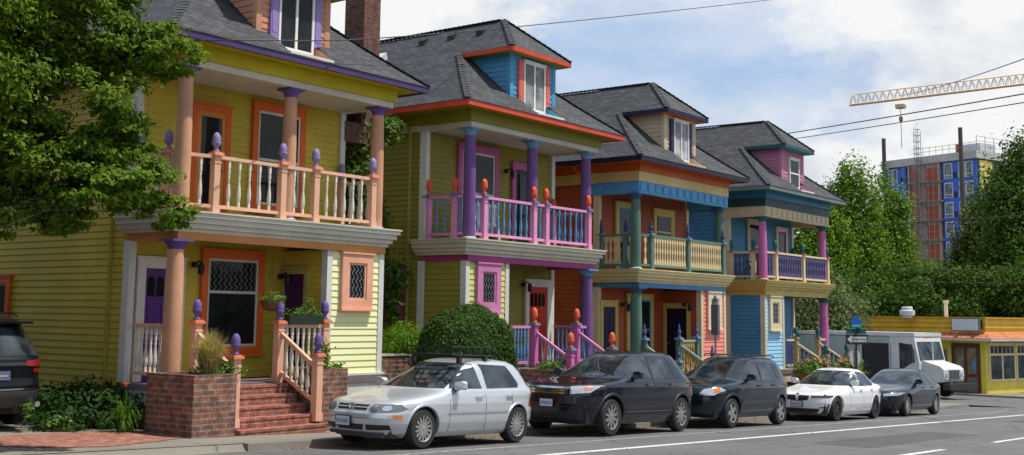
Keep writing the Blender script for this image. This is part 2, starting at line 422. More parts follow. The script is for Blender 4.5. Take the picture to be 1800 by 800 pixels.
def on(mb, F, a0, a1, z0, z1, o0, o1):
    """box on a wall face: F=('y',p) faces -y, ('x',p) faces -x, ('X',p) faces +x"""
    k, p = F
    if k == 'y': mb.box(a0, a1, p - o1, p - o0, z0, z1)
    elif k == 'x': mb.box(p - o1, p - o0, a0, a1, z0, z1)
    else: mb.box(p + o0, p + o1, a0, a1, z0, z1)
def PT(F, a, z, o):
    k, p = F
    return (a, p - o, z) if k == 'y' else (p - o, a, z) if k == 'x' else (p + o, a, z)
def siding(mb, F, a0, a1, z0, z1, e=.145):
    z = z0
    while z < z1 - .01:
        t = min(z + e, z1)
        for aa, bb in ((a0, a1),):
            P = [PT(F, a, zz, o) for a in (aa, bb) for zz, o in ((z, 0), (z, .026), (t, .006), (t, 0))]
            mb.add(P, [(0, 1, 2, 3), (7, 6, 5, 4), (0, 4, 5, 1), (1, 5, 6, 2), (2, 6, 7, 3), (3, 7, 4, 0)])
        z += e
def frame_boxes(mb, F, a0, a1, z0, z1, w, o0, o1, sill=False):
    on(mb, F, a0, a0 + w, z0, z1, o0, o1); on(mb, F, a1 - w, a1, z0, z1, o0, o1)
    on(mb, F, a0 + w, a1 - w, z1 - w, z1, o0, o1); on(mb, F, a0 + w, a1 - w, z0, z0 + w, o0, o1)
    on(mb, F, a0 - .03, a1 + .03, z1, z1 + .045, o0, o1 + .03)
    if sill: on(mb, F, a0 - .04, a1 + .04, z0 - .05, z0, o0, o1 + .06)
def window(par, F, a0, a1, z0, z1, trim, sash, tw=.16, split=.5, lead=False, glassm=None, label=None):
    mb = MB(S); frame_boxes(mb, F, a0, a1, z0, z1, tw, .0, .075, True)
    w = mb.build('window', trim, par)
    if label: w['label'] = label
    b0, b1, c0, c1 = a0 + tw, a1 - tw, z0 + tw, z1 - tw; sw = .055
    mb = MB(S)
    on(mb, F, b0, b0 + sw, c0, c1, .0, .05); on(mb, F, b1 - sw, b1, c0, c1, .0, .05)
    on(mb, F, b0 + sw, b1 - sw, c1 - sw, c1, .0, .05); on(mb, F, b0 + sw, b1 - sw, c0, c0 + sw, .0, .05)
    if split: zs = c0 + (c1 - c0) * split; on(mb, F, b0 + sw, b1 - sw, zs - .03, zs + .03, .0, .055)
    mb.build('sash', sash, w)
    mb = MB(S); on(mb, F, b0 + sw, b1 - sw, c0 + sw, c1 - sw, .0, .032)
    mb.build('pane', glassm or M_GLASS, w)
    if lead:
        mb = MB(S); nx = lead; zl0 = zs + .03 if split and split < .95 and lead > 5 else c0 + sw; zl1 = c1 - sw
        wd = (b1 - b0 - 2 * sw) / nx
        for i in range(nx + 1):
            x = b0 + sw + i * wd
            zt = np.linspace(zl0, zl1, 9)
            for q in range(8):
                xa = x + (wd * .35 if q % 2 else -wd * .35); xb = x + (-wd * .35 if q % 2 else wd * .35)
                xa = min(max(xa, b0 + sw), b1 - sw); xb = min(max(xb, b0 + sw), b1 - sw)
                mb.bar(PT(F, xa, zt[q], .038), PT(F, xb, zt[q + 1], .038), .012, .012)
        mb.build('leading', plain((.22, .22, .23), .5), w)
    return w
def door(par, F, a0, a1, z0, z1, colr, trim, tw=.17, lites=0, glassy=False, knob=1, label=None):
    mb = MB(S); on(mb, F, a0 - tw, a0, z0, z1 + tw, 0, .075); on(mb, F, a1, a1 + tw, z0, z1 + tw, 0, .075); on(mb, F, a0, a1, z1, z1 + tw, 0, .075)
    on(mb, F, a0 - tw - .03, a1 + tw + .03, z1 + tw, z1 + tw + .05, 0, .1)
    f = mb.build('door_frame', trim, par)
    mb = MB(S); on(mb, F, a0, a1, z0, z1, 0, .035); w = a1 - a0; h = z1 - z0
    if not glassy:
        for i in range(2):
            p0 = a0 + w * (.12 + .42 * i); on(mb, F, p0, p0 + w * .34, z0 + h * .08, z0 + h * (.68 if lites else .42), .035, .05)
            if not lites: on(mb, F, p0, p0 + w * .34, z0 + h * .5, z0 + h * .9, .035, .05)
    else:
        for q in ((a0, a0 + .11, z0, z1), (a1 - .11, a1, z0, z1), (a0 + .11, a1 - .11, z0, z0 + .28), (a0 + .11, a1 - .11, z1 - .12, z1)): on(mb, F, *q, .035, .055)
    d = mb.build('door', colr, par)
    if label: d['label'] = label
    mb = MB(S)
    if lites:
        for i in range(lites):
            x0 = a0 + w * (.09 + i * .83 / lites); x1 = x0 + w * .68 / lites; zc0, zc1 = z0 + h * .75, z0 + h * .89
            pts = [(x0, zc0), (x1, zc0), (x1, zc1)] + [(x0 + (x1 - x0) * (.5 + .5 * math.cos(t)), zc1 + (x1 - x0) * .5 * math.sin(t)) for t in np.linspace(.4, 2.74, 6)] + [(x0, zc1)]
            mb.add([PT(F, a, z, .04) for a, z in pts], [tuple(range(len(pts)))])
        mb.build('pane', M_GLASS, d)
    elif glassy:
        on(mb, F, a0 + .11, a1 - .11, z0 + .28, z1 - .12, .03, .042); mb.build('pane', M_GLASS, d)
    mb = MB(S); mb.lathe([(.0, 0), (.03, .0), (.034, .02), (.02, .04)], 8, PT(F, a0 + w * (.1 if knob < 0 else .9), z0 + h * .45, .06)); mb.build('handle', plain((.4, .28, .1), .3, .9), d, True)
    return d
def column(par, x, y, z0, z1, r, cm, capm, basem):
    mb = MB(S); h = z1 - z0; ch = .2
    mb.lathe([(r * 1.0, z0 + .06), (r * 1.0, z0 + h * .35), (r * .96, z0 + h * .65), (r * .86, z1 - ch)], 20, (x, y, 0))
    c = mb.build('column', cm, par, True)
    mb = MB(S); mb.lathe([(r * .88, z1 - ch), (r * .90, z1 - ch + .02), (r * .93, z1 - ch + .06), (r * 1.15, z1 - .07), (r * 1.3, z1 - .045)], 20, (x, y, 0)); mb.box(x - r * 1.32, x + r * 1.32, y - r * 1.32, y + r * 1.32, z1 - .045, z1 - .002)
    mb.build('capital', capm, c, True)
    mb = MB(S); mb.lathe([(r * 1.25, z0), (r * 1.25, z0 + .04), (r * 1.05, z0 + .07)], 20, (x, y, 0)); mb.build('column_base', basem, c, True)
def railing(par, segs, zt, zb, posts, mats, kind='turned', gap=.145, post_h=1.25, zfloor=3.61, fin='acorn', name='porch_railing', label=None):
    """segs: ((x,y),(x,y)) plan lines"""
    rail_m, bal_m, post_m, cap_m, fin_m = mats
    bm = baluster_mesh(kind, bal_m); hgt = zt - .07 - zb - .035; R_ = []
    for a, b in segs:
        mb = MB(S)
        mb.bar((a[0], a[1], zt - .035), (b[0], b[1], zt - .035), .09, .07); r = mb.build(name, rail_m, par); R_.append(r)
        if label: r['label'] = label
        mb = MB(S); mb.bar((a[0], a[1], zb), (b[0], b[1], zb), .07, .07); mb.build('bottom_rail', rail_m, r)
        L = math.dist(a, b); n = max(1, round(L / gap) - 1); rz = math.atan2(b[1] - a[1], b[0] - a[0])
        for i in range(n):
            u = (i + 1) / (n + 1)
            o = inst('baluster', bm, r, (S * (a[0] + (b[0] - a[0]) * u), S * (a[1] + (b[1] - a[1]) * u), S * (zb + .035)), rz); o.scale.z = hgt / .93
    r = R_[0]
    for x, y in posts:
        inst('newel_post', post_mesh(post_h, post_m), r, (S * x, S * y, S * zfloor))
        inst('post_cap', cap_mesh(cap_m), r, (S * x, S * y, S * (zfloor + post_h)))
        inst('finial', finial_mesh(fin_m, fin), r, (S * x, S * y, S * (zfloor + post_h + .075)))
    return r
def ringbox(mb, x0, x1, y0, y1, z0, z1, t):
    """hollow band: front and both sides (open to the back)"""
    mb.box(x0, x1, y0, y0 + t, z0, z1); mb.box(x0, x0 + t, y0 + t, y1, z0, z1); mb.box(x1 - t, x1, y0 + t, y1, z0, z1)
def hip_caps(mb, a, b, n):
    a = Vector(a); b = Vector(b); t = (b - a) / n
    for i in range(n):
        p = a + t * i; q = p + t * 1.08
        mb.bar(p + Vector((0, 0, .030)), q + Vector((0, 0, .012)), .17, .022)

def house(c, cx, z0, label, m, P):
    """m=+1: bay on the right; m=-1: bay on the left. Local survey units, front of porch at y=0, porch floor at z=.15"""
    h = thing('terraced_house', (S * cx, S * 19.5, 1.605 + S * (z0 - 1.605)), label, 'house', 'painted wooden houses in a row')
    sd, bay_sunlit, trim, corner = c['siding'], c['bay'], c['trim'], c['corner']
    YB = 11.5
    # ---- walls
    mb = MB(S); mb.box(-2.98, 2.98, 1.52, YB, -.3, 7.0)
    mb.build('wall_core', sd, h)
    mb = MB(S)
    siding(mb, ('y', 1.52), -2.98, 2.98, 3.62, 6.62); siding(mb, ('y', 1.52), -2.98, 2.98, .16, 3.05)
    siding(mb, ('x', -2.98), 1.52, YB, -.2, 6.72); siding(mb, ('X', 2.98), 1.52, YB, -.2, 6.72)
    mb.build('wall', sd, h)
    mb = MB(S); mb.box(-3.02, 3.02, 1.5, YB, -1.6, -.3); mb.box(-2.95, 2.95, .1, 1.5, -1.6, -.28); mb.build('foundation', c.get('found', M_CONC), h)
    mb = MB(S); mb.box(-3.03, 3.03, 1.44, YB, -.3, -.2); mb.build('water_table', corner, h)
    for x0, x1 in ((-3.04, -2.88), (2.88, 3.04)):
        for za, zb in ((3.62, 6.58), (.16, 3.05)):
            mb = MB(S); mb.box(x0, x1, 1.44, 1.5 + .16, za, zb); mb.build('corner_board', corner, h)
    # ---- bay room under the balcony
    b0, b1 = c.get('bayx', (1.2, 2.98)); x0, x1 = sorted((m * b0, m * b1))
    if c.get('bay_abs'): x0, x1 = c['bay_abs']
    mb = MB(S); mb.box(x0, x1, .03, 1.5, .2, 3.05); mb.build('bay_core', sd, h)
    mb = MB(S); siding(mb, ('y', .03), x0, x1, .25, 3.04); mb.build('bay_front', bay_sunlit, h)  # paler front paint, with the sunlit look put into its colour
    for F_ in (('x', x0), ('X', x1)): mb = MB(S); siding(mb, F_, .03, 1.5, .25, 3.04); mb.build('bay_side', sd, h)
    for xa, xb in ((x0 - .04, x0 + .12), (x1 - .12, x1 + .04)):
        mb = MB(S); mb.box(xa, xb, -.01, .18, .25, 3.04); mb.build('corner_board', corner, h)
    mb = MB(S); mb.box(x0 - .06, x1 + .06, -.03, 1.5, -.22, .2); mb.box(x0 - .1, x1 + .1, -.07, 1.5, .2, .25); mb.box(x0 - .08, x1 + .08, -.05, 1.5, -.28, -.22); mb.build('bay_base', corner, h)
    xm = (x0 + x1) / 2 + c.get('bwo', 0); window(h, ('y', 0.0), xm - .5, xm + .5, 1.72, 2.98, c['baytrim'], c['baytrim'], .2, 0, 4, label=c.get('baywl'))
    # ---- porch floor, cornice, beam, ceiling
    mb = MB(S); mb.box(-3.05, 3.05, -.1, 1.5, .04, .15); mb.build('porch_floor', c['floor'], h)
    mb = MB(S); mb.box(-3.0, 3.0, -.06, 1.45, -.27, .04); mb.build('porch_skirt', corner, h)
    mb = MB(S)
    for za, zb, o in ((3.50, 3.60, .0), (3.38, 3.50, .06), (3.28, 3.38, .13), (3.20, 3.28, .20)):
        mb.box(-3.31 + o, 3.31 - o, -.25 + o, 1.7, za, zb)
    mb.box(-3.34, 3.34, -.28, 1.7, 3.585, 3.62)
    mb.build('balcony_cornice', c['cornice'], h)
    mb = MB(S); ringbox(mb, -3.0, 3.0, -.06, 1.6, 3.04, 3.2, .2); mb.build('porch_beam', c['beam'], h)
    mb = MB(S); mb.box(-2.8, 2.8, .14, 1.5, 3.12, 3.18); mb.build('porch_ceiling', c['soffit'], h)
    # ---- eaves
    if c['style'] == 'plain':
        mb = MB(S); ringbox(mb, -3.06, 3.06, -.14, 1.7, 6.57, 6.72, .25); mb.box(-3.0, 3.0, .12, 1.5, 6.6, 6.64); mb.build('upper_beam', c['frieze'], h)
        mb = MB(S); mb.box(-3.12, -2.99, 1.7, YB, 6.57, 6.72); mb.box(2.99, 3.12, 1.7, YB, 6.57, 6.72); mb.build('side_frieze', c['frieze'], h)
        mb = MB(S); ringbox(mb, -3.14, 3.14, -.2, YB, 6.72, 7.07, .3); mb.build('frieze', c['soffit'], h)
        ztop = 6.57
    else:
        mb = MB(S); ringbox(mb, -3.1, 3.1, -.12, 1.7, 6.05, 6.44, .2); mb.box(-3.0, 3.0, .1, 1.5, 6.5, 6.55)
        PB_ = mb.build('panelled_beam', c['panel'], h)
        pb = PB_
        mb = MB(S); mb.box(-.13, .13, -.035, 0, 0, .25); m1 = mb.mesh('beam_panel', c['panel'])
        for i in range(13): inst('beam_panel', m1, pb, (S * (-2.9 + i * 5.8 / 12.), S * -.12, S * 6.13))
        for i in range(4): inst('beam_panel', m1, pb, (S * -3.1, S * (.1 + i * .42), S * 6.13), R(-90))
        mb = MB(S); ringbox(mb, -3.12, 3.12, -.14, YB, 6.44, 6.76, .25); mb.build('frieze', c['frieze'], h)
        mb = MB(S); ringbox(mb, -3.14, 3.14, -.2, YB, 6.76, 7.07, .3); mb.build('upper_frieze', c['soffit'], h)
        ztop = 6.05
    mb = MB(S); mb.box(-3.72, 3.72, -.58, YB + .9, 7.03, 7.07); mb.build('soffit', c['soffit'], h)
    mb = MB(S)
    for (xa, xb, ya, yb) in ((-3.8, 3.8, -.64, -.54), (-3.8, -3.7, -.54, YB + 1), (3.7, 3.8, -.54, YB + 1)): mb.box(xa, xb, ya, yb, 7.0, 7.14)
    mb.build('gutter', c['gutter'], h)
    # ---- roof with a bell-cast hip
    YR = YB + 1
    prof = [(0, 7.15), (.55, 7.56), (1.1, 7.99), (3.78, 10.24)]
    W = 3.82; YF = -.64
    mb = MB(S); nw, ny0 = .66, YF + .2
    def ring(i): d, z = prof[i]; return (W - d if d < 3.78 else .0), YF + d * (3.72 / 3.78), z, YR - d
    for i in range(3):
        w0, f0, za, k0 = ring(i); w1, f1, zb, k1 = ring(i + 1)
        mb.quad((-w0, f0, za), (-w1, f1, zb), (-w1, k1, zb), (-w0, k0, za))
        mb.quad((w0, f0, za), (w0, k0, za), (w1, k1, zb), (w1, f1, zb))
        mb.quad((w0, k0, za), (-w0, k0, za), (-w1, k1, zb), (w1, k1, zb))
        if i == 0:
            mb.quad((-w0, f0, za), (-nw, f0, za), (-nw, f1, zb), (-w1, f1, zb)); mb.quad((nw, f0, za), (w0, f0, za), (w1, f1, zb), (nw, f1, zb))
            zq = za + (zb - za) * .12; mb.quad((-nw, f0, za), (nw, f0, za), (nw, f0 + .066, zq), (-nw, f0 + .066, zq))
        elif i == 1:
            mb.quad((-w0, f0, za), (-nw, f0, za), (-nw, f1, zb), (-w1, f1, zb)); mb.quad((nw, f0, za), (w0, f0, za), (w1, f1, zb), (nw, f1, zb))
        else: mb.quad((-w0, f0, za), (w0, f0, za), (w1, f1, zb), (-w1, f1, zb))
    # shingle edge
    mb.box(-W, W, YF - .02, YF + .1, 7.135, 7.152); 
    rf = mb.build('roof', M_SHINGLE, h)
    for sx in (-1, 1):
        mb = MB(S)
        for i in range(3):
            w0, f0, za, k0 = ring(i); w1, f1, zb, k1 = ring(i + 1); fr = .46 if i == 2 else 1; hip_caps(mb, (sx * w0, f0, za), (sx * (w0 + (w1 - w0) * fr), f0 + (f1 - f0) * fr, za + (zb - za) * fr), (4, 4, 10)[i])
        mb.build('ridge_cap', M_SHINGLE, rf)
    mb = MB(S); hip_caps(mb, (0, YF + 1.95, 10.26), (0, YR - 3.7, 10.26), 40)
    mb.build('ridge_cap', M_SHINGLE, rf)
    # ---- dormer
    dw = 1.04; yd = .12
    mb = MB(S); siding(mb, ('x', -dw), yd + .02, 2.6, 7.3, 8.98); siding(mb, ('X', dw), yd + .02, 2.6, 7.3, 8.98); siding(mb, ('y', yd), -dw, dw, 7.5, 8.98); mb.box(-dw + .01, dw - .01, yd, 2.6, 7.3, 8.98)
    dm = mb.build('dormer', c['dormer'], h)
    for x in (-dw, dw):
        mb = MB(S); mb.box(x - .06, x + .1, yd - .03, yd + .1, 7.5, 8.98) if x < 0 else mb.box(x - .1, x + .06, yd - .03, yd + .1, 7.5, 8.98)
        mb.build('dormer_corner_board', c['dormer'], dm)
    mb = MB(S); e = 1.44; ye = yd - .36; ze = 9.045; pk = 10.26
    mb.quad((-e, ye, ze), (e, ye, ze), (0, ye + 1.42, pk)); mb.quad((-e, ye, ze), (0, ye + 1.42, pk), (0, 3.4, pk), (-e, 3.4, ze)); mb.quad((e, ye, ze), (e, 3.4, ze), (0, 3.4, pk), (0, ye + 1.42, pk))
    dr = mb.build('dormer_roof', M_SHINGLE, h)
    for sx in (-1, 1): mb = MB(S); hip_caps(mb, (sx * e, ye, ze), (0, ye + 1.42, pk), 13); mb.build('ridge_cap', M_SHINGLE, dr)
    mb = MB(S); mb.box(-e, e, ye, ye + .06, ze - .13, ze - .004); mb.box(-e, -e + .06, ye + .06, 2.4, ze - .13, ze - .004); mb.box(e - .06, e, ye + .06, 2.4, ze - .13, ze - .004); mb.build('dormer_fascia', c['dfascia'], dr)
    mb = MB(S); mb.box(-e + .06, e - .06, ye + .06, 2.4, ze - .12, ze - .08); mb.build('dormer_soffit', c['dsoffit'], dr)
    # dormer window in a notch of the roof
    a0, a1 = c.get('dwin', (-.52, .52)); zw0, zw1 = c.get('dwz', (7.42, 8.8)); F = ('y', yd - .03)
    mb = MB(S); frame_boxes(mb, F, a0, a1, zw0, zw1, .06, -.02, .06); wn = mb.build('window', M_WHITE, dm)
    mb = MB(S); am = (a0 + a1) / 2
    if c.get('dhung'): zz_ = (zw0 + zw1) / 2; on(mb, F, a0 + .06, a1 - .06, zz_ - .03, zz_ + .03, 0, .055)
    else: on(mb, F, am - .035, am + .035, zw0 + .06, zw1 - .06, 0, .055)
    mb.build('sash', M_WHITE, wn)
    mb = MB(S); on(mb, F, a0 + .06, a1 - .06, zw0 + .06, zw1 - .06, -.02, .03); mb.build('pane', c.get('dglass', M_GLASS), wn)
    if c.get('shutter'):
        for s_ in (-1, 1):
            mb = MB(S); xa = a1 + .01 if s_ > 0 else a0 - .23; on(mb, F, xa, xa + .22, 7.62 + .0, zw1, -.01, .05); on(mb, F, xa + .04, xa + .18, 7.75, zw1 - .1, .05, .06); mb.build('shutter', c['shutter'], dm)
    mb = MB(S)
    prf = [(-.57, 7.2), (yd + .1, 7.2), (yd + .1, 7.68), (-.09, 7.545)]
    for xx in (-nw, nw): mb.prism(prf, 'x', xx - .012, xx + .012)
    mb.build('roof_cheek', c['dormer'], dm)
    mb = MB(S); mb.box(-nw + .015, nw - .015, -.55, yd - .03, 7.19, 7.26); mb.build('dormer_sill', c.get('dsill', M_WHITE), dm)
    # ---- columns
    ckm = (c['col'], c['cap'], c['colbase'])
    for x in c['upcols']: column(h, x, .1, 3.61, ztop, .165, *ckm)
    for x in c['lowcols']: column(h, x, .1, .15, 3.04, .19, *ckm)
    # ---- balcony railing
    px = c['posts']; y = -.05; segs = []; xs = sorted(px); xl, xr = -2.95, 2.95
    for a, b in zip(xs[:-1], xs[1:]): segs.append(((a + .08, y), (b - .08, y)))
    L0 = xs[0]
    if L0 > -2.6: segs.append(((-2.72, y + .1), (L0 - .08, y)))
    segs += [((-2.92, 1.4), (-2.92, .55)), ((-2.92, .4), (-2.92, .2)), ((2.92, 1.4), (2.92, .2))]
    posts = [(x, y) for x in xs] + [(-2.92, .48), (-2.92, 1.42), (2.92, 1.42)]
    railing(h, segs, c.get('rz', 4.8), 3.76, posts, c['rail'], c['bal'], c.get('gap', .15), c.get('ph', 1.22), 3.61, c.get('fin', 'acorn'), 'balcony_railing')
    # ---- openings
    for w in c['windows']: window(h, *w[0], **w[1])
    for d in c['doors']: door(h, *d[0], **d[1])
    for n, g in c.get('lamps', []):
        mb = MB(S); p = PT(*n); mb.box(p[0] - .05, p[0] + .05, p[1] - .05, p[1] + .05, p[2] - .06, p[2] + .06); mb.tube([p, (p[0], p[1] - .14, p[2] + .08), (p[0] , p[1] - .22, p[2])], .018)
        mb.lathe([(.03, .1), (.07, .02), (.065, -.14), (.02, -.16)], 8, (p[0], p[1] - .22, p[2] - .06)); mb.build('porch_lamp', M_IRON, h, True)
    # ---- downspout at the left wall
    mb = MB(S); xx = -3.06; ys = c.get('spout', 2.0)
    mb.tube([(-3.66, ys + .05, 7.02), (-3.62, ys, 6.86), (-3.12, ys, 6.62), (xx - .02, ys, 6.4), (xx - .02, ys, -.25)], .045, 8); mb.build('downspout', c['spoutm'], h, True)
    # ---- brick stairs
    sx0, sx1 = c['stairs']; n = c.get('nst', 7); ystep = .30; ytop = -.12; ztop_ = .12; zbot = -2.2
    rise = .19
    mb = MB(S); mt = MB(S)
    for i in range(n):
        z = ztop_ - i * rise; ya = ytop - (i) * ystep; mb.box(sx0, sx1, ya - ystep + .012, ya + .05, zbot, z - .05 if i else z - .05); mt.box(sx0 + .003, sx1 - .003, ya - ystep, ya + .0, z - .05, z)
    st = mb.build('front_steps', M_BRICKSTEP, h); mt.build('tread', M_BRICKTREAD, st)
    yl = ytop - 4 * ystep - .02; mats = c['srail']; rm, bm_, pm, cm_, fm = mats
    zr_t, zr_b = 1.41, .62
    bms = baluster_mesh(c['bal'], bm_)
    for x in (sx0 + .03, sx1 - .03):
        mb = MB(S); mb.bar((x, -.2, 1.16), (x, yl + .05, .50), .085, .075); hr = mb.build('stair_railing', rm, h)
        mb = MB(S); mb.bar((x, -.22, .34), (x, yl + .05, -.22), .07, .07); mb.build('bottom_rail', rm, hr)
        for i in range(6):
            u = (i + .7) / 6.4; yy = -.26 + (yl + .0 + .26) * u; zb_ = .34 + (-.56) * u + .02; o = inst('baluster', bms, hr, (S * x, S * yy, S * zb_)); o.scale.z = .72 / .93
            if c['bal'] != 'turned': o.rotation_euler = (0, 0, R(90))
        for (yy, zf, hh) in ((-.12, .13, 1.24), (yl, -.6, 1.31)):
            inst('newel_post', post_mesh(hh, pm, .082), hr, (S * x, S * yy, S * zf)); inst('post_cap', cap_mesh(cm_), hr, (S * x, S * yy, S * (zf + hh))); inst('finial', finial_mesh(fm, c.get('fin', 'acorn')), hr, (S * x, S * yy, S * (zf + hh + .075)))
    # ---- porch rail either side of the stairs
    segs = []
    for a, b in c['prail']: segs.append((a, b))
    if segs: railing(h, segs, 1.36, .36, c.get('pposts', []), mats, c['bal'], .16, 1.25, .15, c.get('fin', 'acorn'), 'porch_railing')
    return h

p = paint
C1 = dict(siding=p((.60, .475, .065)), bay=p((.86, .80, .44), var=.08), trim=p((.72, .15, .03)), corner=p((.66, .66, .62)), baytrim=p((.80, .40, .27)),
          cornice=p((.62, .60, .50)), beam=p((.58, .25, .08)), soffit=p((.52, .42, .015)), frieze=p((.62, .57, .45)), gutter=p((.085, .055, .16), .35), style='plain',
          dormer=p((.60, .29, .18)), dfascia=p((.52, .30, .05)), dsoffit=p((.5, .4, .03)), shutter=p((.30, .23, .50)), dwin=(-.5, .55), col=p((.62, .33, .20)), cap=p((.13, .085, .28)), colbase=p((.45, .40, .55)),
          upcols=(-2.85, -.02, 2.79), lowcols=(-2.91,), posts=(-2.14, -.32, .66, 2.5), bal='turned', gap=.27,
          floor=p((.20, .16, .17)), rz=4.82, ph=1.2, spoutm=p((.40, .33, .04)), spout=2.05)
C1['rail'] = (p((.83, .46, .31)), p((.74, .71, .60)), p((.83, .46, .31)), p((.80, .33, .20)), p((.30, .25, .47)))
C1['srail'] = (p((.83, .46, .31)), p((.74, .71, .60)), p((.83, .46, .31)), p((.75, .24, .12)), p((.16, .11, .32)))
W1 = paint((.70, .68, .60)); PUR = paint((.11, .035, .22))
C1['windows'] = [((('y', 1.48), -1.2, .56, .68, 2.95, C1['trim'], p((.62, .6, .52)), .17), dict(split=.62, lead=9, label='orange framed porch window with a leaded transom')),
                 ((('y', 1.48), .06, 1.68, 3.92, 6.42, C1['trim'], p((.72, .7, .62)), .16), dict(split=.48)),
                 ((('x', -3.0), 5.9, 7.1, .6, 2.35, C1['trim'], C1['trim'], .15), dict(split=.5))]
C1['doors'] = [((('y', 1.48), -2.64, -1.84, .16, 2.5, PUR, W1, .2), dict(lites=3, knob=-1, label='purple front door with three arched panes beside the left column')),
               ((('x', 1.2), .72, 1.38, .16, 2.5, p((.075, .02, .09)), p((.45, .38, .12)), .12), dict(label='dark purple door on the side wall of the bay')),
               ((('y', 1.48), -1.5, -.72, 3.63, 6.02, p((.66, .25, .06)), C1['trim'], .14), dict(glassy=True))]
C1['lamps'] = [((('y', 1.48), -1.42, 2.62, .08), 0), ((('y', 1.48), 1.05, 2.45, .08), 0)]
C1['nst'] = 5; C1['stairs'] = (-2.52, -.28); C1['prail'] = [((-.2, -.06), (1.1, -.06)), ((-2.92, .3), (-2.92, 1.35))]; C1['pposts'] = [(1.08, -.06)]
H1 = house(C1, 17.62, 0.0, 'yellow house with peach columns, purple capitals and orange window frames', 1, None)

C2 = dict(siding=p((.30, .262, .05)), bay=p((.58, .56, .19), var=.08), trim=p((.50, .12, .32)), corner=p((.66, .66, .60)), baytrim=p((.60, .22, .42)),
          cornice=p((.60, .57, .44)), beam=p((.36, .05, .20)), soffit=p((.24, .22, .025)), frieze=p((.55, .52, .43)), gutter=p((.66, .085, .04), .35), style='plain',
          dormer=p((.10, .34, .56)), dfascia=p((.66, .085, .04)), dsoffit=p((.30, .30, .03)), shutter=p((.72, .16, .12)), dglass=glass((.10, .11, .11), .05, .6), col=p((.17, .085, .25)), cap=p((.13, .30, .46)), colbase=p((.5, .5, .55)),
          upcols=(-2.8, -.0, 2.75), lowcols=(2.82,), posts=(-2.36, -.12, .48, 2.66), bal='turned', gap=.27,
          floor=p((.16, .15, .17)), ph=1.15, rz=4.78, spoutm=p((.30, .28, .05)), spout=1.98, bay_abs=(-2.98, -1.2), dwin=(-.52, .52))
C2['rail'] = (p((.78, .31, .53)), p((.13, .28, .48)), p((.78, .31, .53)), p((.14, .22, .36)), p((.80, .13, .06)))
C2['srail'] = (p((.68, .25, .46)), p((.13, .28, .48)), p((.62, .17, .42)), p((.18, .26, .40)), p((.80, .15, .08)))
C2['windows'] = [((('y', 1.48), -1.68, .14, 3.92, 6.4, C2['trim'], p((.72, .7, .62)), .17), dict(split=.45)),
                 ((('x', -3.0), 2.1, 3.0, 1.42, 2.9, p((.36, .05, .24)), p((.30, .05, .2)), .17), dict(split=0))]
C2['doors'] = [((('y', 1.48), 1.72, 2.66, .16, 2.5, p((.60, .045, .015)), W1, .18), dict(lites=4, knob=1, label='bright red front door with four small panes')),
               ((('y', 1.48), .98, 1.75, 3.63, 5.96, p((.06, .05, .08)), C2['trim'], .16), dict(glassy=True))]
C2['lamps'] = [((('y', 1.48), 1.42, 2.55, .08), 0), ((('y', 1.48), .5, 5.85, .08), 0)]
C2['stairs'] = (-.15, 2.0); C2['prail'] = [((-1.1, -.06), (-.22, -.06)), ((2.92, .3), (2.92, 1.35)), ((2.06, -.06), (2.6, .0))]
H2 = house(C2, 26.75, -.02, 'olive green house with purple columns, pink railings and a blue dormer', -1, None)

C3 = dict(siding=p((.40, .095, .04)), bay=p((.80, .25, .19), var=.08), trim=p((.60, .46, .14)), corner=p((.66, .55, .36)), baytrim=p((.72, .62, .44)),
          cornice=p((.66, .54, .28)), beam=p((.065, .22, .40)), soffit=p((.52, .10, .02)), frieze=p((.62, .48, .21)), panel=p((.10, .33, .58)), gutter=p((.018, .018, .045), .35), style='panel',
          dormer=p((.62, .50, .34)), dfascia=p((.02, .02, .06)), dsoffit=p((.6, .16, .04)), shutter=p((.03, .03, .09)), dglass=glass((.16, .17, .18), .05, .6), col=p((.10, .19, .15)), cap=p((.05, .10, .16)), colbase=p((.42, .48, .50)),
          upcols=(-2.93, 2.85), lowcols=(-2.9,), posts=(-2.24, .22, 2.8), bal='sawn', gap=.165, fin='spire',
          floor=p((.20, .18, .16)), ph=1.12, rz=4.76, spoutm=p((.42, .1, .03)), bay_abs=(1.27, 3.05), dsill=p((.62, .5, .34)))
C3['rail'] = (p((.12, .22, .17)), p((.66, .53, .29)), p((.12, .21, .18)), p((.16, .25, .34)), p((.07, .07, .17)))
C3['srail'] = (p((.30, .40, .32)), p((.42, .28, .11)), p((.10, .19, .18)), p((.20, .30, .42)), p((.10, .10, .24)))
NAVY = p((.022, .02, .075))
C3['windows'] = [((('y', 1.48), .5, 1.92, 4.6, 6.22 - .35, C3['trim'], p((.62, .5, .2)), .16), dict(split=.35)),
                 ((('y', 1.48), -1.3, .42, .5, 2.85, C3['trim'], p((.08, .30, .50)), .16), dict(split=.5))]
C3['doors'] = [((('y', 1.48), -2.78, -2.05, .16, 2.42, NAVY, C3['trim'], .17), dict(knob=1, label='navy front door beside the dark green column')),
               ((('x', 1.27), .55, 1.35, .16, 2.42, p((.014, .012, .035)), C3['trim'], .13), dict(label='dark navy door facing the green column')),
               ((('y', 1.48), -1.85, -1.0, 3.63, 5.75, p((.06, .28, .42)), C3['trim'], .15), dict(glassy=True))]
C3['lamps'] = [((('y', 1.48), -1.6, 2.5, .08), 0), ((('y', .6), 1.12, 2.55, .0), 0)]
C3['stairs'] = (-2.8, -.5); C3['prail'] = [((-.45, -.06), (.74, -.06))]; C3['pposts'] = [(.78, -.06)]
H3 = house(C3, 35.33, -.48, 'rust red house with a blue panelled porch beam and green railings', 1, None)

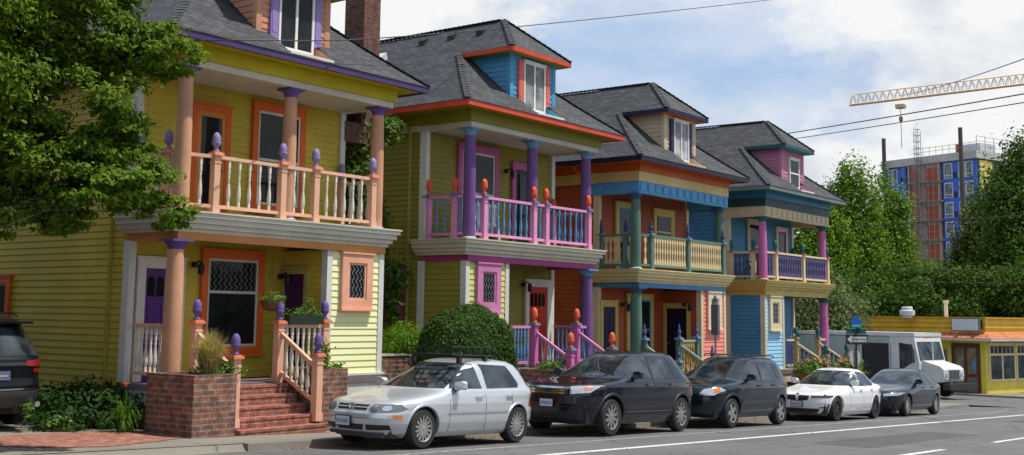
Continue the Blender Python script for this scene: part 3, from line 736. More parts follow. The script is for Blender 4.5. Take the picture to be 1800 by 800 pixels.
C4 = dict(siding=p((.07, .25, .44)), bay=p((.32, .58, .84), var=.08), trim=p((.62, .54, .40)), corner=p((.62, .56, .44)), baytrim=p((.72, .60, .38)),
          cornice=p((.58, .44, .13)), beam=p((.55, .42, .12)), soffit=p((.045, .20, .34)), frieze=p((.025, .07, .075)), panel=p((.60, .50, .32)), gutter=p((.16, .20, .19), .35), style='panel',
          dormer=p((.54, .21, .33)), dfascia=p((.02, .10, .11)), dsoffit=p((.06, .28, .4)), dhung=True, col=p((.56, .16, .39)), cap=p((.03, .13, .14)), colbase=p((.5, .42, .45)),
          upcols=(-2.9, 2.88), lowcols=(2.9,), posts=(-2.09, .5, 3.0), bal='sawn', gap=.165,
          floor=p((.20, .18, .16)), ph=1.08, rz=4.72, spoutm=p((.08, .24, .40)), bay_abs=(-2.98, -1.3), dwin=(-.42, .52), dwz=(7.42, 8.6))
C4['rail'] = (p((.76, .62, .36)), p((.10, .085, .22)), p((.76, .62, .36)), p((.45, .20, .20)), p((.035, .16, .13)))
C4['srail'] = (p((.76, .62, .36)), p((.10, .085, .22)), p((.55, .43, .20)), p((.45, .22, .22)), p((.035, .16, .13)))
C4['windows'] = [((('y', 1.48), -1.42, -.1, 4.3, 6.1, C4['trim'], p((.6, .55, .42)), .13), dict(split=.4))]
C4['doors'] = [((('y', 1.48), 1.42, 2.2, 3.63, 5.8, p((.16, .03, .09)), C4['trim'], .15), dict(glassy=True)),
               ((('y', 1.48), .9, 1.75, .16, 2.5, p((.12, .03, .10)), C4['trim'], .15), dict(lites=3))]
C4['stairs'] = (-.48, 1.72); C4['prail'] = [((-1.2, -.06), (-.55, -.06)), ((1.8, -.06), (2.7, .0))]
H4 = house(C4, 44.65, -.53, 'sky blue house with pink columns and cream railings at the end of the row', -1, None)

# extras on the houses
def on_house(h, name, mb, mat, smooth=False):
    o = mb.build(name, mat, h, smooth); return o
# house number on the white door post of the yellow house
def text_mesh(txt, size, mat, parent, loc, rot, name):
    cu = D.curves.new(name, 'FONT'); cu.body = txt; cu.size = size; cu.align_x = 'CENTER'; cu.align_y = 'CENTER'; cu.extrude = .003
    t = D.objects.new('t', cu); COL.objects.link(t)
    me = D.meshes.new_from_object(t.evaluated_get(bpy.context.evaluated_depsgraph_get())); D.objects.remove(t); D.curves.remove(cu)
    me.name = name; me.materials.clear(); me.materials.append(mat)
    o = D.objects.new(name, me); COL.objects.link(o); o.parent = parent; o.location = loc; o.rotation_euler = rot; return o
for i, ch in enumerate('1711'):
    text_mesh(ch, .14, M_IRON, H1, (S * -1.74, S * 1.40, S * (2.12 - i * .16)), (R(90), 0, 0), 'house_number')
# chimneys, roof vents, skylight
mb = MB(S); mb.box(3.54, 4.13, 1.4, 2.1, 6.4, 11.6); mb.box(3.49, 4.18, 1.35, 2.15, 11.6, 11.75); mb.box(3.0, 4.13, 1.42, 2.08, 5.9, 6.4); on_house(H1, 'chimney', mb, M_CHIM)
mb = MB(S); mb.box(1.9, 2.6, 3.2, 3.9, 8.4, 9.75); mb.box(1.85, 2.65, 3.15, 3.95, 9.75, 9.85); on_house(H2, 'chimney', mb, M_CHIM)
for y in (1.62, 2.72, 3.86):
    mb = MB(S); xx = -.5; zz_ = 9.82; q = .6
    mb.add([(xx + u * q, y + v * q, zz_ + w_ * q) for u, v, w_ in ((-.2, -.2, -.14), (.2, -.2, .18), (.2, .2, .18), (-.2, .2, -.14), (-.22, -.2, .1), (.1, -.16, .26), (.1, .16, .26), (-.22, .2, .1))],
           [(0, 1, 2, 3), (4, 5, 6, 7), (0, 1, 5, 4), (1, 2, 6, 5), (2, 3, 7, 6), (3, 0, 4, 7)])
    on_house(H2, 'roof_vent', mb, M_IRON)
mb = MB(S); mb.add([(-2.0, 4.7, 8.65), (-2.0, 5.7, 8.65), (-1.2, 5.7, 9.3), (-1.2, 4.7, 9.3), (-2.06, 4.7, 8.85), (-2.06, 5.7, 8.85), (-1.26, 5.7, 9.5), (-1.26, 4.7, 9.5)], [(0, 1, 2, 3), (4, 5, 6, 7), (0, 1, 5, 4), (1, 2, 6, 5), (2, 3, 7, 6), (3, 0, 4, 7)])
on_house(H2, 'skylight', mb, plain((.62, .64, .66), .3))

# ------------------------------------------------------------------ cars
TYRE = plain((.018, .018, .019), .75); RIM = plain((.42, .42, .43), .32, .85); RIMD = plain((.05, .05, .055), .35, .6)
TRIMB = plain((.016, .016, .017), .5); CHROME = plain((.72, .72, .73), .12, 1.0); LAMP = plain((.62, .64, .66), .08, .55); AMBER = plain((.75, .20, .01), .2); REDL = plain((.22, .006, .006), .3)
CARGLASS = glass((.012, .016, .018), .02, 1.2, .6); PLATEW = plain((.55, .58, .62), .4); PLATEB = plain((.10, .20, .42), .4); GREYP = plain((.10, .10, .105), .55)
def interp(tab, z): return float(np.interp(z, [t[0] for t in tab], [t[1] for t in tab]))
class Car:
    """a body made of level outlines; every panel is laid on its surface. Nose at -x."""
    def __init__(s, sp):
        s.sp = sp; L = sp['L']
    def par(s, z):
        sp = s.sp; xf = interp(sp['front'], z); xr = interp(sp['rear'], z); b = interp(sp['half'], z); n = interp(sp['n'], z)
        return (xf + xr) / 2, (xr - xf) / 2, b, n
    def side(s, x, z):
        c, a, b, n = s.par(z); u = min(abs(x - c) / a, .9999); return b * (1 - u ** n) ** (1 / n)
    def fx(s, y, z, sgn=-1):
        c, a, b, n = s.par(z); v = min(abs(y) / b, .9999); return c + sgn * a * (1 - v ** n) ** (1 / n)
    def body(s, parent, mat):
        sp = s.sp; zs = []; zz = [t[0] for t in sp['front']] + [t[0] for t in sp['half']] + [t[0] for t in sp['rear']]
        z0, z1 = min(zz), max(zz); zs = sorted({round(z, 4) for z in list(np.linspace(z0, z1, int((z1 - z0) / .028))) + zz})
        us = np.linspace(-.955, .955, int(sp['L'] / .055)); V = []
        for z in zs:
            c, a, b, n = s.par(z); ring = []
            vm = (1 - .955 ** n) ** (1 / n); vs = np.linspace(-vm, vm, 17)[1:-1]
            for u in us: ring.append((c + a * u, -b * (1 - abs(u) ** n) ** (1 / n), z))
            for v in vs: ring.append((c + a * (1 - abs(v) ** n) ** (1 / n), b * v, z))
            for u in us[::-1]: ring.append((c + a * u, b * (1 - abs(u) ** n) ** (1 / n), z))
            for v in vs[::-1]: ring.append((c - a * (1 - abs(v) ** n) ** (1 / n), b * v, z))
            V.append(ring)
        m = len(V[0]); vs = [list(p) for r in V for p in r]; fs = []
        ws = [(sp['fo'], sp['wr']), (sp['fo'] + sp['wb'], sp['wr'])]; AR = sp['wr'] + sp.get('ag', .055)
        def inside(p): return any(math.hypot(p[0] - wx, p[2] - wr) < AR for wx, wr in ws)
        nu = len(us)
        sidek = lambda k: k < nu - 1 or (nu + 15 - 1 < k < 2 * nu + 14)
        for i in range(len(zs) - 1):
            for k in range(m):
                q = [i * m + k, i * m + (k + 1) % m, (i + 1) * m + (k + 1) % m, (i + 1) * m + k]
                cx = [sum(vs[j][t] for j in q) / 4 for t in range(3)]
                if inside(cx) and abs(cx[1]) > s.par(cx[2])[2] * .6: continue
                fs.append(tuple(q))
        # snap rim of the arches
        from collections import Counter
        ec = Counter()
        for f in fs:
            for a, b in zip(f, f[1:] + f[:1]): ec[(min(a, b), max(a, b))] += 1
        bd = {v for e, n in ec.items() if n == 1 for v in e}
        for v in bd:
            p = vs[v]
            for wx, wr in ws:
                d = math.hypot(p[0] - wx, p[2] - wr)
                if d < AR + .09 and p[2] > min(zs) + .001:
                    k = AR / max(d, 1e-4); p[0] = wx + (p[0] - wx) * k; p[2] = wr + (p[2] - wr) * k
        fs.append(tuple((len(zs) - 1) * m + k for k in range(m)))
        mb = MB(); mb.add([tuple(p) for p in vs], fs); o = mb.build('body', mat, parent, True)
        return o
    def side_panel(s, name, poly, mat, parent, off=.006, k=22, j=6, sides=(-1, 1)):
        for sg in sides:
            mb = MB(); xs = np.linspace(min(p[0] for p in poly), max(p[0] for p in poly), k); G = []
            for x in xs:
                zz = []
                for a, b in zip(poly, poly[1:] + poly[:1]):
                    if min(a[0], b[0]) - 1e-9 <= x <= max(a[0], b[0]) + 1e-9:
                        if abs(a[0] - b[0]) < 1e-9: zz += [a[1], b[1]]
                        else: zz.append(a[1] + (b[1] - a[1]) * (x - a[0]) / (b[0] - a[0]))
                zl = np.linspace(min(zz), max(zz), j); G.append([(x, sg * (s.side(x, z) + off), z) for z in zl])
            vs = [p for c in G for p in c]; mb.add(vs, [(a * j + b, (a + 1) * j + b, (a + 1) * j + b + 1, a * j + b + 1) for a in range(k - 1) for b in range(j - 1)])
            o = mb.build(name, mat, parent, True)
    def end_panel(s, name, poly, mat, parent, sgn=-1, off=.006, k=18, j=8, mirror=False):
        polys = [poly] + ([[(-y, z) for y, z in poly]] if mirror else [])
        for pl in polys:
            mb = MB(); ys = np.linspace(min(p[0] for p in pl), max(p[0] for p in pl), k); G = []
            for y in ys:
                zz = []
                for a, b in zip(pl, pl[1:] + pl[:1]):
                    if min(a[0], b[0]) - 1e-9 <= y <= max(a[0], b[0]) + 1e-9:
                        if abs(a[0] - b[0]) < 1e-9: zz += [a[1], b[1]]
                        else: zz.append(a[1] + (b[1] - a[1]) * (y - a[0]) / (b[0] - a[0]))
                zl = np.linspace(min(zz), max(zz), j); G.append([(s.fx(y, z, sgn) + sgn * off, y, z) for z in zl])
            mb.add([p for c in G for p in c], [(a * j + b, (a + 1) * j + b, (a + 1) * j + b + 1, a * j + b + 1) for a in range(k - 1) for b in range(j - 1)])
            mb.build(name, mat, parent, True)
    def wheel(s, parent, x, sg, style, wr, y):
        mb = MB(); w = .22
        prof = [(wr * .66, 0), (wr * .70, .004), (wr * .93, .0), (wr * .985, .025), (wr, .06), (wr, w - .06), (wr * .985, w - .025), (wr * .93, w), (wr * .7, w)]
        seg = 40; vs = []; fs = []
        for r, d in prof:
            for k in range(seg):
                a = 2 * math.pi * k / seg; vs.append((x + r * math.cos(a), sg * (y - d), wr + r * math.sin(a)))
        for i in range(len(prof) - 1):
            for k in range(seg): fs.append((i * seg + k, i * seg + (k + 1) % seg, (i + 1) * seg + (k + 1) % seg, (i + 1) * seg + k))
        mb.add(vs, fs); t = mb.build('wheel', TYRE, parent, True)
        mb = MB(); rr = wr * .69
        vs = [(x + rr * math.cos(2 * math.pi * k / 32), sg * (y - .085), wr + rr * math.sin(2 * math.pi * k / 32)) for k in range(32)]; mb.add(vs, [tuple(range(32))])
        mb.build('brake_disc', M_DARK, t)
        mb = MB(); ns, sw, rm, dep = style
        for k in range(32):   # lip
            a0, a1 = 2 * math.pi * k / 32, 2 * math.pi * (k + 1) / 32
            P = lambda a, r, d: (x + r * math.cos(a), sg * (y - d), wr + r * math.sin(a))
            mb.quad(P(a0, rr, .005), P(a1, rr, .005), P(a1, rr * .9, .02), P(a0, rr * .9, .02)); mb.quad(P(a0, rr * .9, .02), P(a1, rr * .9, .02), P(a1, rr * .88, .09), P(a0, rr * .88, .09))
            mb.quad(P(a0, rr * .26, .02), P(a1, rr * .26, .02), P(a1, 0.001, .012), P(a0, .001, .012)); mb.quad(P(a0, rr * .26, .02), P(a1, rr * .26, .02), P(a1, rr * .26, .08), P(a0, rr * .26, .08))
        for k in range(ns):
            a = 2 * math.pi * (k + .5) / ns
            t_ = Vector((math.cos(a), 0, math.sin(a))); n_ = Vector((-math.sin(a), 0, math.cos(a))); c = Vector((x, 0, wr)); Y = Vector((0, sg, 0))
            def pp(r, wd, d): return c + t_ * r + n_ * wd + Y * (y - d)
            r0, r1 = rr * .2, rr * .93
            for wa, wb_ in ((sw, sw * 1.25),):
                vs = [pp(r0, -wa, .02), pp(r0, wa, .02), pp(r1, wb_, .018), pp(r1, -wb_, .018), pp(r0, -wa, .07), pp(r0, wa, .07), pp(r1, wb_, .07), pp(r1, -wb_, .07)]
                mb.add(vs, [(0, 1, 2, 3), (0, 4, 5, 1), (1, 5, 6, 2), (2, 6, 7, 3), (3, 7, 4, 0)])
        mb.build('rim', rm, t, False)
    def build(s, name, loc, rz, pitch, label, group, paintm):
        sp = s.sp; W = max(t[1] for t in sp['half'])
        root = thing(name, loc, label, 'car', group, (0, pitch, rz)); L = sp['L']
        s.root = root
        s.body(root, paintm)
        AR = sp['wr'] + sp.get('ag', .055)
        mb = MB(); mb.box(.25, L - .25, -W + .2, W - .2, min(t[0] for t in sp['front']) + .015, sp['wr'] * 2 + .05 if sp['wr'] * 2 < .75 else .74); mb.build('underbody', M_DARK, root)
        for wx in (sp['fo'], sp['fo'] + sp['wb']):
            for sg in (-1, 1):
                yy = s.side(wx, sp['wr'] * 1.9) - .015
                s.wheel(root, wx, sg, sp['rim'], sp['wr'], yy)
                mb = MB(); seg = 22; prev = None; lip = sp.get('lip', .03); th = sp.get('lipw', .02)
                for k in range(seg + 1):
                    a = -.32 + (math.pi + .64) * k / seg; zc = sp['wr'] + AR * math.sin(a)
                    if zc < min(t[0] for t in sp['front']): continue
                    cur = []
                    for r, o in ((AR - .012, -.06), (AR - .012, .006), (AR + th, .010), (AR + th + .012, -.004)):
                        x = wx + r * math.cos(a); z = sp['wr'] + r * math.sin(a); cur.append((x, sg * (s.side(x, max(z, .2)) + o), z))
                    if prev:
                        for q in range(3): mb.quad(prev[q], prev[q + 1], cur[q + 1], cur[q])
                    prev = cur
                mb.build('wheel_arch', sp.get('archm') or paintm, root, True)
        s.end_panel('windscreen', sp['wind'], CARGLASS, root, -1, .008, 24, 12)
        if sp.get('backlight'): s.end_panel('rear_window', sp['backlight'], CARGLASS, root, 1, .008)
        for pl in sp['glass']: s.side_panel('side_window', pl, CARGLASS, root, .006)
        for pl in sp.get('pillars', []): s.side_panel('pillar_trim', pl, TRIMB, root, .005, 6)
        if sp.get('headlight'):
            s.end_panel('headlight', sp['headlight'], sp.get('lampm', LAMP), root, -1, .010, mirror=True)
        for nm, pl, mt, of, mi in sp.get('front_panels', []): s.end_panel(nm, pl, mt, root, -1, of, mirror=mi)
        for nm, pl, mt, of, mi in sp.get('rear_panels', []): s.end_panel(nm, pl, mt, root, 1, of, mirror=mi)
        for nm, pl, mt, of in sp.get('side_panels', []): s.side_panel(nm, pl, mt, root, of, 16, 4)
        # door seams and handles
        mb = MB()
        for xs in sp['seams']:
            for sg in (-1, 1):
                zz = np.linspace(sp['sill'], sp['belt'], 9)
                for a, b in zip(zz[:-1], zz[1:]): mb.quad((xs - .005, sg * (s.side(xs, a) + .002), a), (xs + .005, sg * (s.side(xs, a) + .002), a), (xs + .005, sg * (s.side(xs, b) + .002), b), (xs - .005, sg * (s.side(xs, b) + .002), b))
        mb.build('door_seam', M_DARK, root)
        for xh, zh in sp['handles']:
            for sg in (-1, 1):
                mb = MB(); y = s.side(xh, zh); mb.bar((xh - .085, sg * (y + .022), zh), (xh + .085, sg * (y + .022), zh + .004), .03, .03); mb.build('door_handle', sp.get('handlem') or paintm, root)
        # mirrors
        xm, zm = sp['mirror']
        for sg in (-1, 1):
            mb = MB(); y = s.side(xm, zm - .05) if zm - .05 > 0 else W; yb = y + .02
            prof = [(.02, .05), (.075, .075), (.085, .085), (.06, .09)]
            for i_, (x0, x1) in enumerate([(-.07, .05)]):
                P = [(xm - .045, yb, zm - .03), (xm - .08, yb + .06, zm - .065), (xm - .075, yb + .19, zm - .055), (xm - .03, yb + .215, zm - .03), (xm - .03, yb + .215, zm + .05), (xm - .07, yb + .17, zm + .085), (xm - .075, yb + .05, zm + .075), (xm - .045, yb, zm + .03)]
                Q = [(xm + .055, p[1], zm + (p[2] - zm) * 1.05) for p in P]
                vs = [(p[0], sg * p[1], p[2]) for p in P + Q]; mb.add(vs, [tuple(range(8)), tuple(range(8, 16))[::-1]] + [(i, (i + 1) % 8, (i + 1) % 8 + 8, i + 8) for i in range(8)])
            o = mb.build('door_mirror', sp.get('mirrorm') or paintm, root, True)
            mb = MB(); mb.bar((xm - .01, sg * (y - .02), zm - .055), (xm - .01, sg * (yb + .08), zm - .05), .07, .05); mb.build('mirror_foot', TRIMB, o)
        if sp.get('rails'):
            for sg in (-1, 1):
                mb = MB(); x0, x1, yr, zr = sp['rails']; mb.tube([(x0, sg * yr, zr - .05), (x0 + .08, sg * yr, zr), (x1 - .08, sg * yr, zr), (x1, sg * yr, zr - .05)], .018, 6); mb.build('roof_rail', sp.get('railm', TRIMB), root, True)
        # plate
        if sp.get('plate'):
            y0, z0 = sp['plate']; x = s.fx(y0, z0) - .03
            mb = MB(); mb.box(x - .004, x + .05, y0 - .17, y0 + .17, z0 - .085, z0 + .085); pf = mb.build('plate_frame', TRIMB, root)
            mb = MB(); mb.box(x - .009, x - .003, y0 - .15, y0 + .15, z0 - .07, z0 + .07); mb.build('number_plate', PLATEW, pf)
            mb = MB()
            for i in range(6): mb.box(x - .012, x - .008, y0 - .12 + i * .045, y0 - .095 + i * .045, z0 - .035, z0 + .025)
            mb.build('plate_marks', PLATEB, pf)
        return root
ROW = 'cars parked along the kerb'
def park(sp, xw, label, mat, name='parked_car', dy=0, dz=0):
    c = Car(sp); W = max(t[1] for t in sp['half']); th = .0363
    x0 = xw - sp['fo']; return c, c.build(name, (x0, 12.70 + W + dy, gz(x0) + dz), 0, th, label, ROW, mat)

# silver hatchback
SILVER = carpaint((.60, .62, .65), .5, .32)
golf = dict(L=4.15, fo=.87, wb=2.511, wr=.315, sill=.24, belt=.93, ag=.05,
  front=[(.17, .16), (.24, .07), (.34, .02), (.46, .0), (.54, .015), (.60, .05), (.66, .085), (.71, .15), (.75, .30), (.79, .52), (.83, .78), (.87, 1.02), (.91, 1.22), (.97, 1.36), (1.10, 1.62), (1.22, 1.86), (1.32, 2.05), (1.38, 2.20), (1.42, 2.42), (1.44, 2.75)],
  rear=[(.17, 4.0), (.28, 4.12), (.42, 4.15), (.58, 4.15), (.70, 4.11), (.85, 4.08), (.95, 4.03), (1.1, 3.92), (1.25, 3.80), (1.34, 3.70), (1.40, 3.56), (1.44, 3.2)],
  half=[(.17, .74), (.24, .81), (.40, .855), (.55, .868), (.70, .862), (.82, .845), (.90, .825), (.94, .80), (1.1, .735), (1.25, .665), (1.35, .605), (1.40, .54), (1.425, .45), (1.44, .30)],
  n=[(.17, 4.5), (.6, 4.5), (.75, 4.8), (.92, 5.5), (1.0, 4.6), (1.3, 4.6), (1.44, 4)],
  wind=[(-.70, .945), (.70, .945), (.53, 1.365), (-.53, 1.365)], backlight=[(-.62, .98), (.62, .98), (.5, 1.33), (-.5, 1.33)],
  glass=[[(1.55, .945), (2.36, .945), (2.34, 1.35), (2.12, 1.345), (1.92, 1.26)], [(2.47, .945), (3.42, .96), (3.44, 1.02), (3.22, 1.33), (2.45, 1.35)]],
  pillars=[],
  headlight=[(.40, .575), (.76, .575), (.795, .63), (.74, .705), (.42, .69), (.36, .63)], lampm=plain((.20, .21, .22), .08, .4),
  front_panels=[('headlight_reflector', [(.43, .635), (.455, .598), (.505, .598), (.53, .635), (.505, .672), (.455, .672)], plain((.75, .75, .74), .1, .8), .018, True), ('headlight_reflector', [(.58, .635), (.61, .595), (.67, .595), (.70, .635), (.67, .675), (.61, .675)], plain((.75, .75, .74), .1, .8), .018, True), ('grille', [(-.33, .595), (.33, .595), (.35, .68), (-.35, .68)], TRIMB, .007, False), ('grille_bar', [(-.34, .632), (.34, .632), (.34, .645), (-.34, .645)], SILVER, .016, False),
                ('bumper_intake', [(-.28, .285), (.28, .285), (.30, .375), (-.30, .375)], TRIMB, .006, False), ('fog_intake', [(.34, .285), (.68, .30), (.68, .375), (.34, .375)], TRIMB, .006, True),
                ('lower_lip', [(-.70, .175), (.70, .175), (.74, .26), (-.74, .26)], GREYP, .006, False), ('bumper_line', [(-.78, .468), (.78, .468), (.78, .476), (-.78, .476)], GREYP, .004, False)],
  rear_panels=[('tail_light', [(.56, .62), (.78, .62), (.74, .93), (.56, .93)], REDL, .012, True)],
  side_panels=[('rub_strip', [(1.42, .545), (3.05, .545), (3.05, .572), (1.42, .572)], plain((.34, .35, .37), .4), .010), ('indicator', [(.24, .485), (.40, .485), (.40, .53), (.24, .53)], AMBER, .008), ('tail_light', [(3.93, .62), (4.07, .62), (3.99, .93), (3.91, .93)], REDL, .008), ('sill_trim', [(1.30, .19), (2.98, .19), (2.98, .25), (1.30, .25)], SILVER, .018)],
  seams=(1.47, 2.42, 3.18), handles=((2.24, .80), (3.10, .815)), mirror=(1.66, .985), rim=(14, .017, plain((.55, .53, .50), .3, .8), .02), plate=(.12, .415))
car1, o1 = park(golf, 14.51, 'silver four door hatchback with a black roof rack, first in the parked row', SILVER, 'parked_hatchback')
# maker's ring on the grille
mb = MB(); xg = car1.fx(0, .64) - .03
ringp = [(xg, .062 * math.cos(a), .64 + .062 * math.sin(a)) for a in np.linspace(0, 6.2832, 25)]; mb.tube(ringp, .008, 6)
for a, b in (((-.035, .685), (-.012, .648)), ((-.012, .648), (0, .67)), ((0, .67), (.012, .648)), ((.012, .648), (.035, .685)), ((-.05, .665), (-.022, .59)), ((-.022, .59), (0, .632)), ((0, .632), (.022, .59)), ((.022, .59), (.05, .665))): mb.tube([(xg, a[0], a[1]), (xg, b[0], b[1])], .006, 5)
mb.build('grille_badge', CHROME, o1, True)
# roof rack basket (a thing of its own, standing on the roof)
rk = thing('roof_rack', o1.location + Vector((1.9, 0, 1.325)), 'black steel basket rack strapped on the silver hatchback roof', 'roof rack', None, (0, .0363, 0))
mb = MB()
for y in (-.52, .52):
    for z in (.10, .24): mb.tube([(.0, y, z), (1.12, y, z)], .017, 6)
    for x in np.linspace(.0, 1.12, 7): mb.tube([(x, y, .10), (x, y, .24)], .010, 5)
for x in (.0, 1.12):
    for z in (.10, .24): mb.tube([(x, -.52, z), (x, .52, z)], .017, 6)
    for y in np.linspace(-.5, .5, 6): mb.tube([(x, y, .10), (x, y, .24)], .010, 5)
for x in np.linspace(.1, 1.02, 7): mb.tube([(x, -.52, .10), (x, .52, .10)], .011, 5)
for y in np.linspace(-.4, .4, 5): mb.tube([(.0, y, .105), (1.12, y, .105)], .008, 5)
mb.build('basket', M_IRON, rk, True)
for x in (.2, .9):
    mb = MB(); mb.box(x - .02, x + .02, -.54, .54, .055, .085)
    for y in (-.52, .52): mb.box(x - .04, x + .04, y - .03, y + .03, -.05, .06)
    mb.build('cross_bar', M_BLACK, rk)

# dark blue crossover
NAVYC = carpaint((.003, .005, .012), 0, .4, .95)
edge = dict(L=4.72, fo=.95, wb=2.824, wr=.365, sill=.36, belt=1.08, ag=.07, lipw=.035, archm=plain((.014, .014, .016), .5),
  front=[(.22, .20), (.32, .08), (.45, .02), (.62, .0), (.78, .01), (.90, .04), (.96, .10), (1.0, .25), (1.04, .55), (1.08, .95), (1.12, 1.22), (1.18, 1.40), (1.30, 1.68), (1.45, 2.0), (1.55, 2.2), (1.63, 2.4), (1.68, 2.7), (1.70, 3.0)],
  rear=[(.22, 4.45), (.34, 4.62), (.5, 4.70), (.75, 4.72), (.9, 4.68), (1.05, 4.60), (1.2, 4.46), (1.4, 4.22), (1.52, 4.1), (1.62, 3.98), (1.68, 3.75), (1.70, 3.4)],
  half=[(.22, .82), (.35, .90), (.55, .95), (.75, .963), (.95, .955), (1.05, .935), (1.10, .91), (1.3, .83), (1.5, .735), (1.6, .67), (1.66, .58), (1.70, .36)],
  n=[(.2, 4.5), (.9, 4.8), (1.1, 5.2), (1.2, 4.4), (1.7, 4)],
  wind=[(-.80, 1.12), (.80, 1.12), (.63, 1.60), (-.63, 1.60)], backlight=[(-.7, 1.12), (.7, 1.12), (.6, 1.55), (-.6, 1.55)],
  glass=[[(1.62, 1.13), (2.50, 1.12), (2.46, 1.56), (2.25, 1.555), (2.02, 1.45)], [(2.58, 1.12), (3.42, 1.13), (3.30, 1.55), (2.54, 1.56)], [(3.50, 1.13), (4.25, 1.17), (4.05, 1.36), (3.80, 1.52), (3.36, 1.55)]],
  pillars=[[(2.50, 1.12), (2.58, 1.12), (2.54, 1.56), (2.46, 1.56)]],
  headlight=[(.50, .80), (.82, .84), (.90, .98), (.62, .97), (.48, .95)],
  front_panels=[('grille', [(-.48, .79), (.48, .79), (.50, .95), (-.50, .95)], plain((.10, .10, .11), .3, .5), .006, False)] +
   [('grille_bar', [(-.48, z), (.48, z), (.48, z + .036), (-.48, z + .036)], CHROME, .02, False) for z in (.800, .852, .904)] +
   [('bumper_intake', [(-.62, .30), (.62, .30), (.66, .42), (-.66, .42)], TRIMB, .006, False), ('bumper_line', [(-.85, .555), (.85, .555), (.85, .568), (-.85, .568)], TRIMB, .006, False), ('grille_badge', [(-.085, .868), (-.05, .828), (.05, .828), (.085, .868), (.05, .908), (-.05, .908)], plain((.02, .03, .10), .25), .032, False)],
  rear_panels=[('tail_light', [(.62, .8), (.88, .8), (.86, 1.05), (.62, 1.05)], REDL, .012, True)],
  side_panels=[('marker_lamp', [(.17, .88), (.36, .90), (.38, .97), (.20, .955)], plain((.6, .22, .16), .2), .010), ('sill_trim', [(1.36, .37), (3.36, .37), (3.36, .43), (1.36, .43)], plain((.02, .022, .028), .45), .014), ('sill_strip', [(1.42, .452), (3.33, .452), (3.33, .468), (1.42, .468)], plain((.25, .25, .26), .3, .6), .018), ('tail_light', [(4.52, .80), (4.63, .80), (4.55, 1.06), (4.50, 1.06)], plain((.5, .42, .42), .2), .008)],
  seams=(1.5, 2.54, 3.46), handles=((2.32, 1.0), (3.28, 1.01)), handlem=plain((.22, .22, .23), .3, .6), mirror=(1.80, 1.19), mirrorm=plain((.035, .035, .037), .5), rim=(10, .024, plain((.50, .49, .47), .3, .85), .02), plate=(.0, .62))
car2, o2 = park(edge, 20.18, 'dark navy crossover with a chrome bar grille behind the silver hatchback', NAVYC, 'parked_crossover', .02)
# teal blue SUV
TEALC = carpaint((.004, .011, .022), 0, .4, .95)
rav = dict(L=4.42, fo=.87, wb=2.66, wr=.345, sill=.36, belt=1.06, ag=.07, lipw=.04,
  front=[(.22, .20), (.32, .09), (.45, .03), (.62, .0), (.78, .02), (.88, .07), (.94, .16), (.98, .32), (1.02, .62), (1.06, .95), (1.10, 1.15), (1.16, 1.30), (1.30, 1.56), (1.45, 1.84), (1.55, 2.02), (1.62, 2.2), (1.66, 2.45), (1.68, 2.75)],
  rear=[(.22, 4.2), (.34, 4.34), (.5, 4.40), (.75, 4.42), (.9, 4.40), (1.05, 4.35), (1.2, 4.26), (1.4, 4.10), (1.52, 4.0), (1.6, 3.9), (1.66, 3.7), (1.68, 3.3)],
  half=[(.22, .78), (.35, .85), (.55, .90), (.75, .908), (.92, .90), (1.03, .88), (1.08, .855), (1.3, .785), (1.5, .705), (1.58, .65), (1.64, .56), (1.68, .34)],
  n=[(.2, 4.4), (.9, 4.6), (1.1, 5.0), (1.2, 4.4), (1.7, 4)],
  wind=[(-.75, 1.10), (.75, 1.10), (.60, 1.58), (-.60, 1.58)], backlight=[(-.65, 1.1), (.65, 1.1), (.55, 1.52), (-.55, 1.52)],
  glass=[[(1.52, 1.10), (2.38, 1.09), (2.34, 1.54), (2.10, 1.535), (1.88, 1.42)], [(2.46, 1.09), (3.22, 1.10), (3.12, 1.53), (2.42, 1.54)], [(3.36, 1.14), (3.98, 1.17), (3.86, 1.38), (3.72, 1.49), (3.24, 1.52)]],
  pillars=[[(2.38, 1.09), (2.46, 1.09), (2.42, 1.54), (2.34, 1.54)]],
  headlight=[(.42, .74), (.72, .74), (.84, .86), (.78, .93), (.50, .88)],
  front_panels=[('grille', [(-.36, .76), (.36, .76), (.38, .87), (-.38, .87)], TRIMB, .006, False), ('bumper_intake', [(-.40, .34), (.40, .34), (.46, .50), (-.46, .50)], TRIMB, .006, False), ('fog_intake', [(.52, .46), (.76, .47), (.78, .56), (.55, .56)], TRIMB, .006, True), ('lower_lip', [(-.68, .225), (.68, .225), (.72, .31), (-.72, .31)], TRIMB, .006, False)],
  rear_panels=[('tail_light', [(.60, .9), (.84, .9), (.80, 1.15), (.60, 1.15)], REDL, .012, True)],
  side_panels=[('indicator', [(.20, .80), (.36, .82), (.40, .93), (.24, .90)], AMBER, .012), ('rub_strip', [(1.30, .56), (3.10, .56), (3.10, .63), (1.30, .63)], plain((.03, .04, .055), .45), .014), ('tail_light', [(4.24, .92), (4.37, .92), (4.31, 1.14), (4.20, 1.10)], REDL, .010)],
  seams=(1.42, 2.42, 3.18), handles=((2.22, .97), (3.02, .98)), mirror=(1.68, 1.16), mirrorm=plain((.02, .022, .026), .4), rails=(2.1, 3.75, .56, 1.70), rim=(5, .045, plain((.50, .50, .50), .28, .85), .02))
car3, o3 = park(rav, 25.45, 'dark teal SUV with amber corner lamps and roof rails', TEALC, 'parked_suv', .02)
